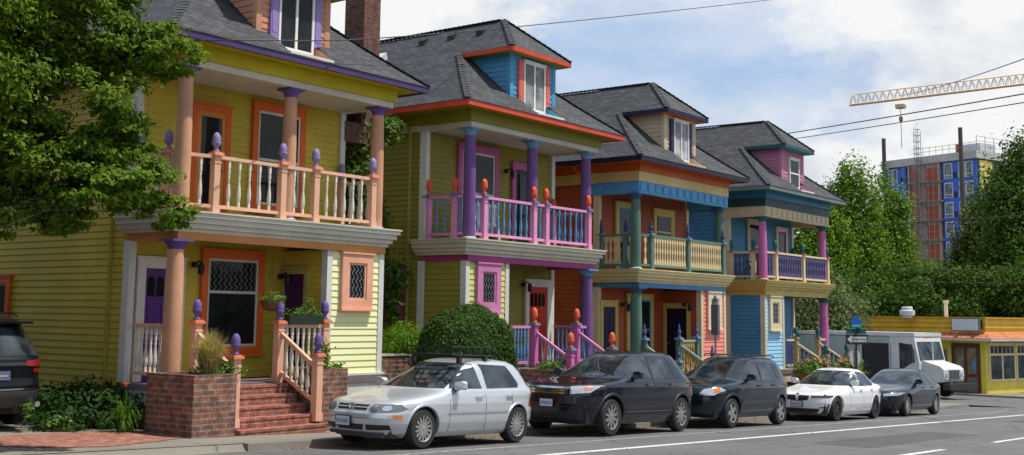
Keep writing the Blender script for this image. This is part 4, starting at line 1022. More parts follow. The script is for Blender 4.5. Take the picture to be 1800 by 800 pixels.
# white sedan
WHITEC = carpaint((.74, .74, .75), 0, .25)
bmw = dict(L=4.71, fo=.80, wb=2.851, wr=.33, sill=.26, belt=.92, ag=.04,
  front=[(.15, .16), (.22, .07), (.34, .02), (.50, .0), (.60, .01), (.68, .04), (.73, .12), (.78, .35), (.83, .72), (.87, 1.05), (.91, 1.35), (.96, 1.52), (1.08, 1.80), (1.2, 2.08), (1.3, 2.32), (1.37, 2.55), (1.42, 2.85), (1.435, 3.1)],
  rear=[(.15, 4.5), (.28, 4.66), (.5, 4.71), (.75, 4.70), (.9, 4.66), (.97, 4.55), (1.0, 4.30), (1.03, 4.12), (1.1, 3.98), (1.2, 3.80), (1.3, 3.62), (1.37, 3.48), (1.42, 3.3), (1.435, 3.15)],
  half=[(.15, .80), (.24, .86), (.45, .905), (.65, .914), (.8, .905), (.88, .88), (.93, .845), (1.1, .76), (1.25, .675), (1.35, .60), (1.40, .52), (1.435, .30)],
  n=[(.15, 4.0), (.8, 4.2), (.95, 4.8), (1.05, 4.0), (1.43, 3.6)],
  wind=[(-.74, .945), (.74, .945), (.56, 1.355), (-.56, 1.355)], backlight=[(-.68, 1.06), (.68, 1.06), (.52, 1.35), (-.52, 1.35)],
  glass=[[(1.72, .95), (2.58, .945), (2.55, 1.345), (2.38, 1.34), (2.12, 1.22)], [(2.66, .945), (3.50, .96), (3.62, 1.03), (3.28, 1.29), (3.05, 1.335), (2.62, 1.345)]],
  pillars=[[(2.58, .945), (2.66, .945), (2.62, 1.345), (2.55, 1.345)]],
  headlight=[(.40, .60), (.80, .62), (.84, .68), (.72, .69), (.40, .67)], lampm=plain((.08, .085, .095), .08, .3),
  front_panels=[('kidney_grille', [(.02, .53), (.30, .54), (.35, .66), (.05, .67)], M_DARK, .012, True), ('bumper_intake', [(-.52, .20), (.52, .20), (.60, .32), (-.60, .32)], TRIMB, .006, False), ('corner_intake', [(.70, .24), (.80, .26), (.80, .42), (.76, .46)], TRIMB, .006, True), ('corner_slot', [(.60, .335), (.74, .345), (.74, .375), (.60, .365)], TRIMB, .006, True), ('lower_lip', [(-.7, .155), (.7, .155), (.72, .19), (-.72, .19)], TRIMB, .004, False)],
  rear_panels=[('tail_light', [(.48, .74), (.86, .74), (.86, .86), (.48, .86)], REDL, .010, True)],
  side_panels=[('door_scallop', [(2.2, .30), (3.2, .34), (3.2, .37), (2.2, .33)], plain((.45, .45, .46), .3), .004)],
  seams=(1.62, 2.62, 3.35), handles=((2.42, .83), (3.28, .85)), mirror=(1.92, 1.02), rim=(10, .016, RIMD, .02), plate=(.0, .44))
car4, o4 = park(bmw, 31.81, 'white sedan with twin black kidney grilles and dark spoked wheels', WHITEC, 'parked_sedan', .0)
mb = MB(); xb = car4.fx(0, .715) - .012; mb.lathe([(.0, 0), (.04, 0), (.04, .012), (.0, .014)], 14, (xb, 0, .712)); mb.build('bonnet_badge', plain((.05, .12, .35), .3), o4, True)
# dark blue sedan
DBLUE = carpaint((.003, .008, .024), 0, .4, .95)
camry = dict(L=4.80, fo=.97, wb=2.775, wr=.33, sill=.27, belt=.96, ag=.05,
  front=[(.17, .2), (.24, .10), (.36, .03), (.5, .0), (.62, .01), (.70, .05), (.76, .15), (.81, .42), (.86, .8), (.90, 1.1), (.95, 1.35), (1.0, 1.50), (1.12, 1.78), (1.25, 2.08), (1.35, 2.34), (1.42, 2.6), (1.46, 2.9), (1.47, 3.1)],
  rear=[(.17, 4.55), (.28, 4.74), (.5, 4.80), (.75, 4.79), (.92, 4.74), (1.0, 4.62), (1.04, 4.35), (1.07, 4.15), (1.15, 3.98), (1.25, 3.8), (1.35, 3.6), (1.42, 3.42), (1.46, 3.2), (1.47, 3.12)],
  half=[(.17, .78), (.26, .85), (.48, .90), (.68, .91), (.82, .90), (.92, .88), (.97, .845), (1.12, .77), (1.27, .69), (1.38, .62), (1.43, .53), (1.47, .30)],
  n=[(.15, 4.2), (.8, 4.5), (.98, 5.0), (1.08, 4.2), (1.47, 3.8)],
  wind=[(-.74, .985), (.74, .985), (.58, 1.39), (-.58, 1.39)], backlight=[(-.66, 1.1), (.66, 1.1), (.52, 1.38), (-.52, 1.38)],
  glass=[[(1.74, .985), (2.56, .98), (2.52, 1.375), (2.36, 1.37), (2.1, 1.24)], [(2.64, .98), (3.46, .99), (3.52, 1.03), (3.25, 1.30), (3.02, 1.365), (2.60, 1.375)]],
  pillars=[[(2.56, .98), (2.64, .98), (2.60, 1.375), (2.52, 1.375)]],
  headlight=[(.42, .60), (.82, .64), (.86, .73), (.62, .71), (.42, .68)],
  front_panels=[('grille', [(-.36, .60), (.36, .60), (.38, .69), (-.38, .69)], plain((.16, .16, .17), .25, .7), .006, False), ('bumper_intake', [(-.5, .22), (.5, .22), (.55, .36), (-.55, .36)], TRIMB, .006, False), ('fog_intake', [(.62, .27), (.78, .28), (.78, .36), (.62, .36)], TRIMB, .006, True)],
  rear_panels=[('tail_light', [(.5, .76), (.86, .76), (.84, .94), (.5, .94)], REDL, .010, True)],
  side_panels=[('marker_lamp', [(.24, .66), (.36, .68), (.38, .73), (.28, .71)], plain((.6, .2, .12), .2), .010)],
  seams=(1.62, 2.60, 3.40), handles=((2.4, .88), (3.3, .89)), mirror=(1.92, 1.06), mirrorm=plain((.012, .016, .03), .35), rim=(10, .022, plain((.55, .55, .56), .28, .85), .02))
car5, o5 = park(camry, 37.49, 'dark blue sedan last in the parked row in front of the step van', DBLUE, 'parked_sedan')
# dark SUV in the driveway, tail towards the street
BLK = carpaint((.003, .0035, .0045), 0, .4, .3)
asc = dict(L=4.9, fo=.95, wb=2.89, wr=.37, sill=.38, belt=1.10, ag=.07, lipw=.04, archm=TRIMB,
  front=[(.25, .2), (.5, .0), (.8, .02), (.95, .1), (1.02, .5), (1.10, 1.1), (1.2, 1.4), (1.5, 2.0), (1.7, 2.4), (1.8, 2.9)],
  rear=[(.25, 4.70), (.38, 4.84), (.55, 4.90), (.70, 4.90), (.80, 4.86), (1.0, 4.85), (1.1, 4.82), (1.3, 4.70), (1.5, 4.56), (1.62, 4.47), (1.68, 4.52), (1.74, 4.42), (1.80, 3.9)],
  half=[(.25, .84), (.4, .92), (.65, .965), (.9, .96), (1.05, .94), (1.12, .91), (1.3, .85), (1.5, .775), (1.64, .71), (1.72, .64), (1.80, .40)],
  n=[(.2, 4.4), (.9, 5), (1.1, 5.4), (1.3, 5), (1.8, 4.5)],
  wind=[(-.78, 1.14), (.78, 1.14), (.65, 1.66), (-.65, 1.66)], backlight=[(-.72, 1.16), (.72, 1.16), (.60, 1.60), (-.60, 1.60)],
  glass=[[(1.7, 1.15), (2.6, 1.15), (2.55, 1.62), (2.2, 1.61)], [(2.68, 1.15), (3.5, 1.15), (3.45, 1.61), (2.64, 1.62)], [(3.6, 1.15), (4.45, 1.2), (4.25, 1.55), (3.52, 1.6)]],
  rear_panels=[('tail_light', [(.44, 1.00), (.90, .98), (.86, 1.12), (.44, 1.08)], REDL, .014, True), ('tail_light', [(.58, .90), (.91, .90), (.91, .96), (.58, .96)], REDL, .012, True), ('chrome_strip', [(-.8, .635), (.8, .635), (.8, .655), (-.8, .655)], CHROME, .022, False), ('garnish', [(-.44, 1.01), (.44, 1.01), (.44, 1.06), (-.44, 1.06)], plain((.05, .05, .055), .25, .4), .012, False), ('bumper', [(-.9, .36), (.9, .36), (.92, .62), (-.92, .62)], plain((.035, .036, .04), .5), .016, False), ('reflector', [(.70, .44), (.80, .44), (.80, .475), (.70, .475)], REDL, .03, True), ('number_plate', [(-.16, .79), (.16, .79), (.16, .93), (-.16, .93)], plain((.08, .13, .30), .4), .02, False), ('plate_marks', [(-.12, .84), (.12, .84), (.12, .87), (-.12, .87)], plain((.45, .38, .08), .4), .026, False)],
  seams=(1.6, 2.64, 3.56), handles=((2.45, 1.02), (3.4, 1.03)), mirror=(1.9, 1.22), rails=(2.0, 4.2, .60, 1.83), rim=(5, .04, RIMD, .02))
ca = Car(asc); oa = ca.build('parked_suv', (10.02, 17.55 + 4.9, -.285), R(-90), 0, 'black SUV parked tail out in the driveway beside the yellow house', None, BLK)
mb = MB()
for y in (-.62, .62): mb.lathe([(.05, 0), (.05, .12), (.04, .12), (.04, .02)], 12, (0, 0, 0))
# exhaust tips
for y in (-.62, .62):
    mb = MB(); mb.tube([(4.70, y, .40), (4.93, y, .40)], .045, 12); mb.build('exhaust_tip', CHROME, oa, True)
mb = MB(); mb.box(4.45, 4.66, -.62, .62, 1.665, 1.70); mb.build('spoiler', BLK, oa)

# ------------------------------------------------------------------ planters and walls by the stairs
def hpt(h, x, y, z):  # house survey point -> world
    return Vector(h.location) + Vector((S * x, S * y, S * z))
def wall_thing(name, h, x0, x1, y0, y1, z0, z1, label, cat, mat, soil=True, arch=None, cap=None):
    b = hpt(h, (x0 + x1) / 2, (y0 + y1) / 2, z0); t = thing(name, b, label, cat)
    w, d, hh = S * (x1 - x0) / 2, S * (y1 - y0) / 2, S * (z1 - z0); mb = MB()
    if arch:
        pts = [(-w, 0), (-w, hh), (w, hh), (w, 0)] + [(arch * math.cos(a) * 1.0, hh * .25 + arch * math.sin(a)) for a in np.linspace(0, math.pi, 11)]
        pts = [(-w, 0), (-w, hh), (w, hh), (w, 0), (arch, 0)] + [(arch * math.cos(a), hh * .30 + arch * math.sin(a)) for a in np.linspace(0, math.pi, 11)] + [(-arch, 0)]
        mb.prism(pts, 'y', -d, d)
        mb.build('brickwork', mat, t)
        mb = MB(); mb.box(-arch - .1, arch + .1, d - .08, d - .05, 0, hh * .3 + arch + .05); mb.build('arch_void', M_DARK, t)
    else:
        tw = .11
        mb.box(-w, w, -d, -d + tw, 0, hh); mb.box(-w, w, d - tw, d, 0, hh); mb.box(-w, -w + tw, -d + tw, d - tw, 0, hh); mb.box(w - tw, w, -d + tw, d - tw, 0, hh)
        mb.build('brickwork', mat, t)
    if soil and not arch:
        mb = MB(); mb.box(-w + tw, w - tw, -d + tw, d - tw, hh - .12, hh - .05); mb.build('soil', M_SOIL, t)
    if cap:
        mb = MB(); mb.box(-w - .02, w + .02, -d - .02, d + .02, hh, hh + .045); mb.build('coping', cap, t)
    return t
PL = wall_thing('brick_planter', H1, -3.66, -2.66, -1.62, -.2, -1.1, .44, 'brick planter left of the yellow house steps with pale grass', 'planter', M_BRICK)
PR = wall_thing('brick_planter', H1, -.18, .62, -1.3, -.15, -1.3, .44, 'brick planter between the yellow house steps and the pale bay', 'planter', M_BRICK)
GW = wall_thing('garden_wall', H2, -5.9, -3.2, .35, .75, -1.5, .62, 'brick garden wall with an arched opening between two houses', 'wall', M_BRICK, arch=.32, cap=p((.6, .58, .5)))
P2a = wall_thing('brick_planter', H2, -1.0, -.25, -1.5, -.3, -1.7, .22, 'brick planter left of the pink stair rails', 'planter', M_BRICK)
# planting
t = blades('ornamental_grass', hpt(H1, -3.02, -1.25, .40), 'clump of pale straw coloured ornamental grass in the brick planter', 'grass clump', 1700, .84, .42, LM_GRASS, .007, .5)
pts, dr = blob_points([(0, 0, .1, .32, .22, .14), (.25, .02, .06, .2, .2, .1)], 900, 30, .3)
plant('trailing_plant', hpt(H1, -2.85, -1.2, .4), 'bright yellow green plant beside the pale grass in the planter', 'plant', pts, dr, .06, LM_POT)
pts, dr = blob_points([(0, 0, .25, .14, .16, .28), (-.12, 0, .12, .16, .16, .12), (.22, 0, .06, .2, .16, .09)], 700, 24, .3)
plant('leafy_plant', hpt(H1, .12, -1.0, .4), 'small leafy plant in the planter below the pale bay', 'plant', pts, dr, .07, LM_POT)
pts, dr = blob_points([(0, 0, .1, .3, .25, .14)], 300, 20, .3)
plant('leafy_plant', hpt(H2, -.62, -1.0, .2), 'yellow green plant in the planter left of the pink stairs', 'plant', pts, dr, .07, LM_POT)
# bed beside the driveway
pts, dr = blob_points([(0, 0, .32, .62, .5, .36), (.55, -.1, .25, .5, .5, .3), (-.3, .5, .42, .5, .4, .38), (.5, .5, .42, .5, .4, .38), (-.55, -.2, .18, .4, .35, .2)], 5200, 40, .3)
plant('shade_shrub', (11.75, 17.95, -.4), 'low dark green shrub against the yellow side wall', 'shrub', pts, dr, .085, LM_SHADE)
pts, dr = blob_points([(0, 0, .12, .2, .16, .12), (-.5, .1, .4, .1, .1, .1)], 260, 14, .3)
plant('pale_plant', (11.0, 17.45, -.36), 'pale green weed at the edge of the brick path', 'plant', pts, dr, .07, LM_POT)
lily = blades('day_lily', (11.9, 17.0, -.38), 'day lily clump with one orange flower beside the brick planter', 'flower', 150, .80, .55, LM_LILY, .017, .9)
mb = MB()
for k in range(6):
    a = k * 1.047; c, s_ = math.cos(a), math.sin(a)
    mb.add([(0, 0, .74), (.045 * c - .02 * s_, .045 * s_ + .02 * c, .80), (.10 * c, .10 * s_, .80), (.045 * c + .02 * s_, .045 * s_ - .02 * c, .80)], [(0, 1, 2, 3)])
mb.build('flower_head', plain((.85, .10, .01), .5), lily, fix=False)
mb = MB(); mb.tube([(0, 0, 0), (.01, 0, .74)], .008, 5); mb.build('stem', LM_LILY, lily)
# rounded box hedge in front of the green house
def dome(u, k=1.0):
    ax = np.array([1.16, .78, 1.37]); s_ = ((np.abs(u / ax) ** 2.7).sum(1)) ** (-1 / 2.7); lump = 1 + .035 * np.sin(u[:, 0] * 7 + 1) * np.cos(u[:, 2] * 6) + .02 * np.sin(u[:, 1] * 13 + u[:, 2] * 9)
    return u * (s_ * lump * k)[:, None] + np.array([0, 0, 1.0])
u = RNG.normal(0, 1, (64000, 3)); u /= np.linalg.norm(u, axis=1, keepdims=True); u = u[u[:, 2] > -.6]
pts = dome(u) + RNG.normal(0, .028, u.shape) + u * (RNG.random((len(u), 1)) > .985) * RNG.uniform(0, .12, (len(u), 1)); nrm_ = u / np.array([1.16, .78, 1.37]) ** 2; nrm_ /= np.linalg.norm(nrm_, axis=1, keepdims=True)
t = plant('clipped_hedge', (19.5, 15.98, -.62), 'large rounded clipped evergreen bush in front of the olive green house', 'bush', pts, nrm_, .052, LM_HEDGE, up=.25)
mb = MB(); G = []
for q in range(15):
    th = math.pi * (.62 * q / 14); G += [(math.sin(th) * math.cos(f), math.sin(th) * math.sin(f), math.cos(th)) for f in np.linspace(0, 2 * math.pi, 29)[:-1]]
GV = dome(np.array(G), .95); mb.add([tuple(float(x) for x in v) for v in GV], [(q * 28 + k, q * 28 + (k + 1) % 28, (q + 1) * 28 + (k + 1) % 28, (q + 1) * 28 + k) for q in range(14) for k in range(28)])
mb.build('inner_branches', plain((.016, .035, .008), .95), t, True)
# fern above the garden wall, vine between the houses
pts, dr = blob_points([(0, 0, .25, .42, .3, .32), (.3, 0, .12, .35, .3, .22), (-.3, 0, .2, .3, .3, .25)], 4200, 45, .3)
plant('bright_fern', hpt(H2, -4.7, .55, .72), 'bright green feathery fern on top of the garden wall', 'fern', pts, dr, .07, LM_FERN, aspect=.3)
mb = MB(); base = (18.55, 18.6, -.4)
limbs(mb, (0, 0, 0), [(.1, 0, 5.2), (.5, -.1, 5.9), (.9, -.1, 2.9), (-.1, .1, 4.4), (1.1, -.1, 4.2)], .05)
pts, dr = blob_points([(.3, 0, 5.9, .5, .4, .5), (.0, .1, 5.0, .5, .45, .6), (1.0, -.15, 6.1, .35, .3, .35), (-.1, .2, 4.2, .45, .4, .6), (.9, 0, 3.9, .28, .25, .6), (1.15, -.1, 2.8, .38, .3, .6), (1.3, -.1, 2.2, .25, .25, .35), (.1, .2, 3.0, .4, .3, .6)], 6000, 16, .32)
plant('climbing_tree', base, 'slender leafy tree growing in the gap between the yellow and green houses', 'tree', pts, dr, .115, LM_VINE, 'crown', mb)
# hanging basket and flower box
hb = thing('hanging_basket', hpt(H1, -.42, .05, 1.82), 'hanging basket of trailing plants over the yellow house steps', 'basket')
mb = MB(); mb.lathe([(.05, -.16), (.14, -.12), (.2, .0), (.21, .03), (.19, .03), (.1, -.08)], 14); mb.build('bowl', plain((.16, .07, .03), .8), hb, True)
mb = MB()
for a in (0, 2.1, 4.2): mb.tube([(.2 * math.cos(a), .2 * math.sin(a), .02), (0, 0, .6)], .004, 4)
mb.tube([(0, 0, .6), (0, 0, 1.1)], .004, 4); mb.build('chain', M_IRON, hb)
pts, dr = blob_points([(0, 0, .08, .2, .2, .1), (.18, -.08, -.15, .07, .07, .2), (.24, 0, -.2, .05, .05, .25)], 520, 18, .3)
o = D.objects.new('foliage', leaf_mesh('foliage', pts, dr, .055, LM_POT)); COL.objects.link(o); o.parent = hb
fb = thing('flower_box', hpt(H1, .42, -.06, 1.37), 'dark green planted trough resting on the peach porch rail', 'flower box')
mb = MB(); mb.add([(-.40, -.09, 0), (.40, -.09, 0), (.40, .09, 0), (-.40, .09, 0), (-.44, -.12, .16), (.44, -.12, .16), (.44, .12, .16), (-.44, .12, .16)], [(0, 3, 2, 1), (0, 1, 5, 4), (1, 2, 6, 5), (2, 3, 7, 6), (3, 0, 4, 7), (4, 5, 6, 7)]); mb.build('trough', plain((.03, .05, .04), .4), fb)
pts, dr = blob_points([(-.2, 0, .2, .16, .1, .08), (.12, 0, .3, .14, .1, .18), (.36, 0, .2, .12, .1, .07)], 700, 20, .3)
o = D.objects.new('foliage', leaf_mesh('foliage', pts, dr, .045, LM_POT)); COL.objects.link(o); o.parent = fb
# flower pots by the last house
for i, (x, y, lb) in enumerate(((37.35, 15.75, 'flower tub left of the pink column beside the cream stair rail'), (39.55, 15.5, 'flower tub on the corner nearest the street sign post'))):
    t = thing('flower_tub', (x, y, gz(x) + .05), lb, 'flower pot', 'flower tubs beside the blue house')
    mb = MB(); mb.lathe([(.42, 0), (.5, .1), (.58, .95), (.62, 1.0), (.62, 1.12), (.55, 1.12), (.5, 1.0)], 18); mb.build('tub', plain((.26, .075, .035), .8), t, True)
    pts, dr = blob_points([(0, 0, 1.3, .55, .5, .28), (.2, 0, 1.45, .35, .35, .25), (-.25, 0, 1.2, .32, .32, .22)], 1300, 40, .3)
    o = D.objects.new('foliage', leaf_mesh('foliage', pts, dr, .11, LM_POT)); COL.objects.link(o); o.parent = t
    pts, dr = blob_points([(0, 0, 1.45, .5, .45, .25)], 170, 50, .2)
    o = D.objects.new('blossom', leaf_mesh('blossom', pts, dr, .09, leafmat('blossom_petal', (.55, .14, .16), (.75, .35, .3), .2))); COL.objects.link(o); o.parent = t
# chairs on the balconies
def chair(h, x, y, rz, mat, label, group=None):
    t = thing('balcony_chair', hpt(h, x, y, 3.62), label, 'chair', group, (0, 0, rz)); s = .22
    mb = MB(); mb.box(-s, s, -s, s, .40, .43); mb.build('seat', mat, t)
    mb = MB()
    for i in range(5): mb.box(-s + .02 + i * .09, -s + .07 + i * .09, s - .02, s + .01, .45, .86)
    mb.box(-s, s, s - .025, s + .015, .84, .92); mb.box(-s, s, s - .025, s + .015, .43, .47); mb.build('backrest', mat, t)
    for a, b in ((-1, -1), (1, -1), (-1, 1), (1, 1)):
        mb = MB(); mb.bar((a * s * .95, b * s * .95, .40), (a * s * 1.08, b * s * 1.1, 0), .04, .04); mb.build('leg', mat, t)
    for a in (-1, 1):
        mb = MB(); mb.box(a * s * 1.1 - .03, a * s * 1.1 + .03, -s, s, .62, .65); mb.build('armrest', mat, t)
    return t
PLW = plain((.70, .70, .69), .4)
chair(H2, -2.0, .75, R(200), PLW, 'white slatted chair at the left end of the pink balcony')
chair(H2, -1.2, .8, R(165), PLW, 'white slatted chair behind the middle of the pink balcony rail')
chair(H4, -2.4, .8, R(205), plain((.03, .03, .035), .5), 'dark slatted chair behind the cream balcony rail')

# ------------------------------------------------------------------ street sign posts
ps = thing('sign_post', (28.4, 14.72, gz(28.4) + .05), 'slim grey post carrying a narrow parking sign by the salmon bay', 'sign post')
mb = MB(); mb.box(-.03, .03, -.02, .02, 0, 3.05); mb.build('post', plain((.28, .29, .30), .5, .5), ps)
mb = MB(); mb.box(-.06, .06, -.10, .10, 2.15, 2.95); mb.build('sign_plate', plain((.10, .11, .12), .5), ps)
mb = MB(); mb.lathe([(.05, 3.05), (.06, 3.1), (.02, 3.2)], 8); mb.build('post_top', plain((.1, .1, .1), .5), ps)
ss = thing('street_sign', (39.0, 14.95, gz(39) + .05), 'corner post with green street name blade and one way arrow', 'street sign')
mb = MB(); mb.tube([(0, 0, 0), (0, 0, 2.75)], .04, 10); mb.build('post', plain((.10, .08, .07), .6, .3), ss, True)
FX = R(-40)
def plate(name, poly, z, mat, off=0, rz=FX, th=.02, par=ss):
    mb = MB(); mb.prism(poly, 'y', -th / 2, th / 2); o = mb.build(name, mat, par); o.location = (off * math.sin(rz), -off * math.cos(rz), z); o.rotation_euler = (0, 0, rz); return o
G_ = plain((.012, .12, .10), .4); Bk = plain((.025, .025, .025), .5); Wt = plain((.68, .68, .66), .4)
plate('name_blade', [(-.36, -.1), (.36, -.1), (.36, .1), (-.36, .1)], 2.62, G_, .02)
plate('blade_border', [(-.33, .07), (.33, .07), (.33, .085), (-.33, .085)], 2.62, plain((.3, .45, .4), .4), .04)
plate('name_blade', [(-.3, -.1), (.3, -.1), (.3, .1), (-.3, .1)], 2.62, G_, .0, R(50))
plate('emblem', [(-.16, 0), (.16, 0), (.21, .2), (.0, .42), (-.21, .2)], 2.72, plain((.01, .11, .55), .4), .02)
plate('emblem_band', [(-.155, .02), (.155, .02), (.175, .1), (-.175, .1)], 2.72, plain((.12, .5, .3), .4), .04)
ow = plate('one_way_sign', [(-.40, -.17), (.40, -.17), (.40, .17), (-.40, .17)], 2.33, Bk, .05)
mb = MB(); mb.prism([(-.36, 0), (-.2, .14), (-.2, .09), (.36, .09), (.36, -.09), (-.2, -.09), (-.2, -.14)], 'y', -.016, -.012); mb.build('arrow', Wt, ow)
text_mesh('ONE WAY', .12, Bk, ow, (.08, -.02, 0), (R(90), 0, 0), 'lettering')
oc = [(.33 * math.cos(a), .33 * math.sin(a)) for a in np.linspace(R(22.5), R(337.5), 8)]
plate('stop_sign_back', oc, 1.72, plain((.50, .50, .50), .4, .2), -.06, R(-12))

# ------------------------------------------------------------------ step van in the cross street
tv = thing('step_van', (55.27, 20.5, -1.80), 'grey and white step van standing in the side street', 'van', None, (0, 0, R(-14)))
VG = paint((.38, .43, .43), .4); VW = paint((.64, .65, .64), .4)
mb = MB(); mb.prism([(-1.08, .55), (1.08, .55), (1.08, 2.62), (1.0, 2.74), (-1.0, 2.74), (-1.08, 2.62)], 'y', -1.75, 3.3); mb.build('body', VG, tv)
mb = MB(); mb.prism([(-3.05, 2.88), (3.34, 2.88), (3.34, 2.72), (-3.05, 2.72)], 'x', -1.1, 1.1); mb.build('roof_edge', VW, tv)
mb = MB(); mb.prism([(-3.0, 2.76), (-1.75, 2.76), (-1.75, .6), (-3.25, .6), (-3.25, 1.55)], 'x', -1.07, 1.07); mb.build('cab', VW, tv)
mb = MB(); mb.prism([(-4.25, .75), (-4.3, 1.0), (-4.28, 1.28), (-4.12, 1.42), (-3.2, 1.66), (-3.2, .6)], 'x', -.82, .82); mb.build('bonnet', VW, tv)
mb = MB(); mb.quad((-.95, -3.265, 1.68), (.95, -3.265, 1.68), (.95, -3.06, 2.48), (-.95, -3.06, 2.48)); mb.build('windscreen', CARGLASS, tv, fix=False)
mb = MB(); mb.box(-.02, .02, -3.29, -3.24, 1.66, 2.5); mb.build('windscreen_bar', VW, tv)
mb = MB(); mb.quad((-1.075, -2.25, 1.15), (-1.075, -3.05, 1.62), (-1.075, -2.92, 2.35), (-1.075, -2.25, 2.42)); mb.build('side_window', CARGLASS, tv, fix=False)
mb = MB(); mb.box(-1.095, -1.05, -1.75, -.25, .62, 2.38); dd = mb.build('side_door_opening', M_DARK, tv)
mb = MB(); mb.box(-1.12, -1.09, -.30, -.22, .62, 2.38); mb.box(-1.12, -1.09, -1.80, -1.74, .62, 2.38); mb.build('door_post', plain((.5, .5, .5), .4, .6), dd)
mb = MB(); mb.box(-.42, .42, -4.315, -4.28, .82, 1.28); gr_ = mb.build('grille', plain((.35, .35, .35), .4, .3), tv)
mb = MB()
for i in range(7): mb.box(-.38 + i * .115, -.32 + i * .115, -4.325, -4.31, .86, 1.24)
mb.build('grille_slots', M_BLACK, gr_)
for x in (-.6, .6):
    mb = MB(); mb.box(x - .11, x + .11, -4.31, -4.27, .85, 1.22); hl = mb.build('headlight_panel', VW, tv); mb = MB(); mb.tube([(x, -4.33, 1.05), (x, -4.29, 1.05)], .085, 12); mb.build('headlight', LAMP, hl, True)
mb = MB(); mb.box(-1.1, 1.1, -4.75, -4.4, .42, .68); mb.box(-.6, .6, -4.4, -4.2, .5, .6); mb.build('bumper', M_BLACK, tv)
for i in range(5):
    mb = MB(); mb.box(-.3 + i * .14, -.22 + i * .14, -3.03, -2.96, 2.62, 2.68); mb.build('marker_lamp', AMBER, tv)
for x in (-1, 1):
    for y in (-3.3, 1.9):
        mb = MB(); mb.tube([(x * .78, y, .40), (x * 1.02, y, .40)], .40, 20); wv_ = mb.build('wheel', TYRE, tv, True); mb = MB(); mb.tube([(x * 1.0, y, .40), (x * 1.03, y, .40)], .22, 14); mb.build('rim', VW, wv_, True)
    mb = MB(); mb.tube([(x * 1.08, -2.9, 1.9), (x * 1.35, -3.1, 1.95)], .015, 5); mb.box(x * 1.35 - .1, x * 1.35 + .1, -3.14, -3.06, 1.55, 2.15); mb.build('door_mirror', M_BLACK, tv)

# ------------------------------------------------------------------ yellow corner restaurant
rs = thing('restaurant', (60.2, 16.6, -1.9), 'single storey yellow restaurant with an orange tiled canopy across the side street', 'restaurant', None, (0, 0, R(-15)))
YEL = paint((.86, .66, .10)); YEL2 = paint((.86, .56, .07)); TILE = brick('roof_tile', (.62, .20, .08), (.50, .14, .06), (.25, .08, .04), bw=.22, rh=.28, ms=.02); BRN = plain((.10, .035, .015), .5)
mb = MB(); mb.box(0, 16, 0, 12, 0, 2.9); mb.build('wall', YEL, rs)
mb = MB(); mb.box(-.06, 16.06, -.06, 12, 2.9, 3.66); mb.build('parapet', YEL2, rs)
mb = MB()
for z in (3.18, 3.42): mb.box(-.11, 16.1, -.11, 12, z, z + .05)
mb.box(-.14, 16.1, -.14, 12, 3.66, 3.74); mb.build('parapet_moulding', paint((.60, .34, .04)), rs)
mb = MB(); mb.quad((-.7, -.7, 2.72), (16, -.7, 2.72), (16, -.06, 2.98), (-.06, -.06, 2.98)); mb.quad((-.7, 12, 2.72), (-.7, -.7, 2.72), (-.06, -.06, 2.98), (-.06, 12, 2.98)); mb.build('canopy', TILE, rs, fix=False)
mb = MB(); mb.box(-.74, 16, -.74, -.66, 2.58, 2.71); mb.box(-.74, -.66, -.66, 12, 2.58, 2.71); mb.box(-.66, 16, -.66, 0, 2.62, 2.66); mb.box(-.66, 0, 0, 12, 2.62, 2.66); mb.build('canopy_fascia', paint((.55, .53, .48)), rs)
dy0, dy1 = .28, 1.80
mb = MB(); mb.box(-.06, .02, dy0, dy0 + .1, 0, 2.45); mb.box(-.06, .02, dy1 - .1, dy1, 0, 2.45); mb.box(-.06, .02, dy0 + .1, dy1 - .1, 2.33, 2.45); mb.build('door_frame', BRN, rs)
ym = (dy0 + dy1) / 2
for a, b in ((dy0 + .1, ym), (ym, dy1 - .1)):
    mb = MB(); mb.box(-.04, .02, a, b, 0, 2.33); d_ = mb.build('door', BRN, rs); mb = MB(); mb.box(-.05, -.03, a + .1, b - .1, .95, 2.22); mb.build('pane', glass((.16, .13, .08), .06, .3), d_); mb = MB(); mb.box(-.05, -.03, a + .05, b - .05, .08, .8); mb.build('kick_panel', plain((.16, .14, .11), .5), d_)
mb = MB(); mb.box(-.056, -.05, dy0 + .2, dy0 + .42, 1.1, 1.6); mb.build('notice', plain((.12, .22, .45), .5), rs)
for i in range(4):
    x0 = .25 + i * 2.5
    mb = MB(); F = ('y', 0)
    frame_boxes(mb, F, x0, x0 + 2.4, .62, 2.44, .10, 0, .06); on(mb, F, x0 + .10, x0 + 2.3, 1.86, 1.97, 0, .06); w_ = mb.build('window', paint((.80, .68, .38)), rs)
    mb = MB(); on(mb, F, x0 + .10, x0 + 2.3, .72, 2.34, 0, .03); mb.build('pane', glass((.02, .028, .03), .04, .8), w_)
    mb = MB(); on(mb, F, x0 + 1.14, x0 + 1.26, .72, 1.86, 0, .055); mb.build('mullion', paint((.80, .68, .38)), w_)
    for xb in (.45, .8, 1.2, 1.6, 1.95): mb = MB(); on(mb, F, x0 + xb - .015, x0 + xb + .015, 1.95, 2.35, 0, .045); mb.build('glazing_bar', paint((.80, .68, .38)), w_)
sgn = thing('sign_board', (59.82, 18.05, 1.14), 'blank pale sign board in a dark frame on the orange tiled canopy', 'sign', None, (0, 0, R(-105)))
mb = MB(); mb.box(0, 1.5, -.06, .06, 0, .64); mb.build('frame', plain((.10, .10, .10), .4), sgn)
mb = MB(); mb.box(.05, 1.45, -.075, -.055, .05, .59); mb.build('sign_face', plain((.62, .62, .66), .5), sgn)
mb = MB()
for x in (.3, 1.2): mb.box(x - .03, x + .03, .06, .7, .1, .55)
mb.build('bracket', M_IRON, sgn)
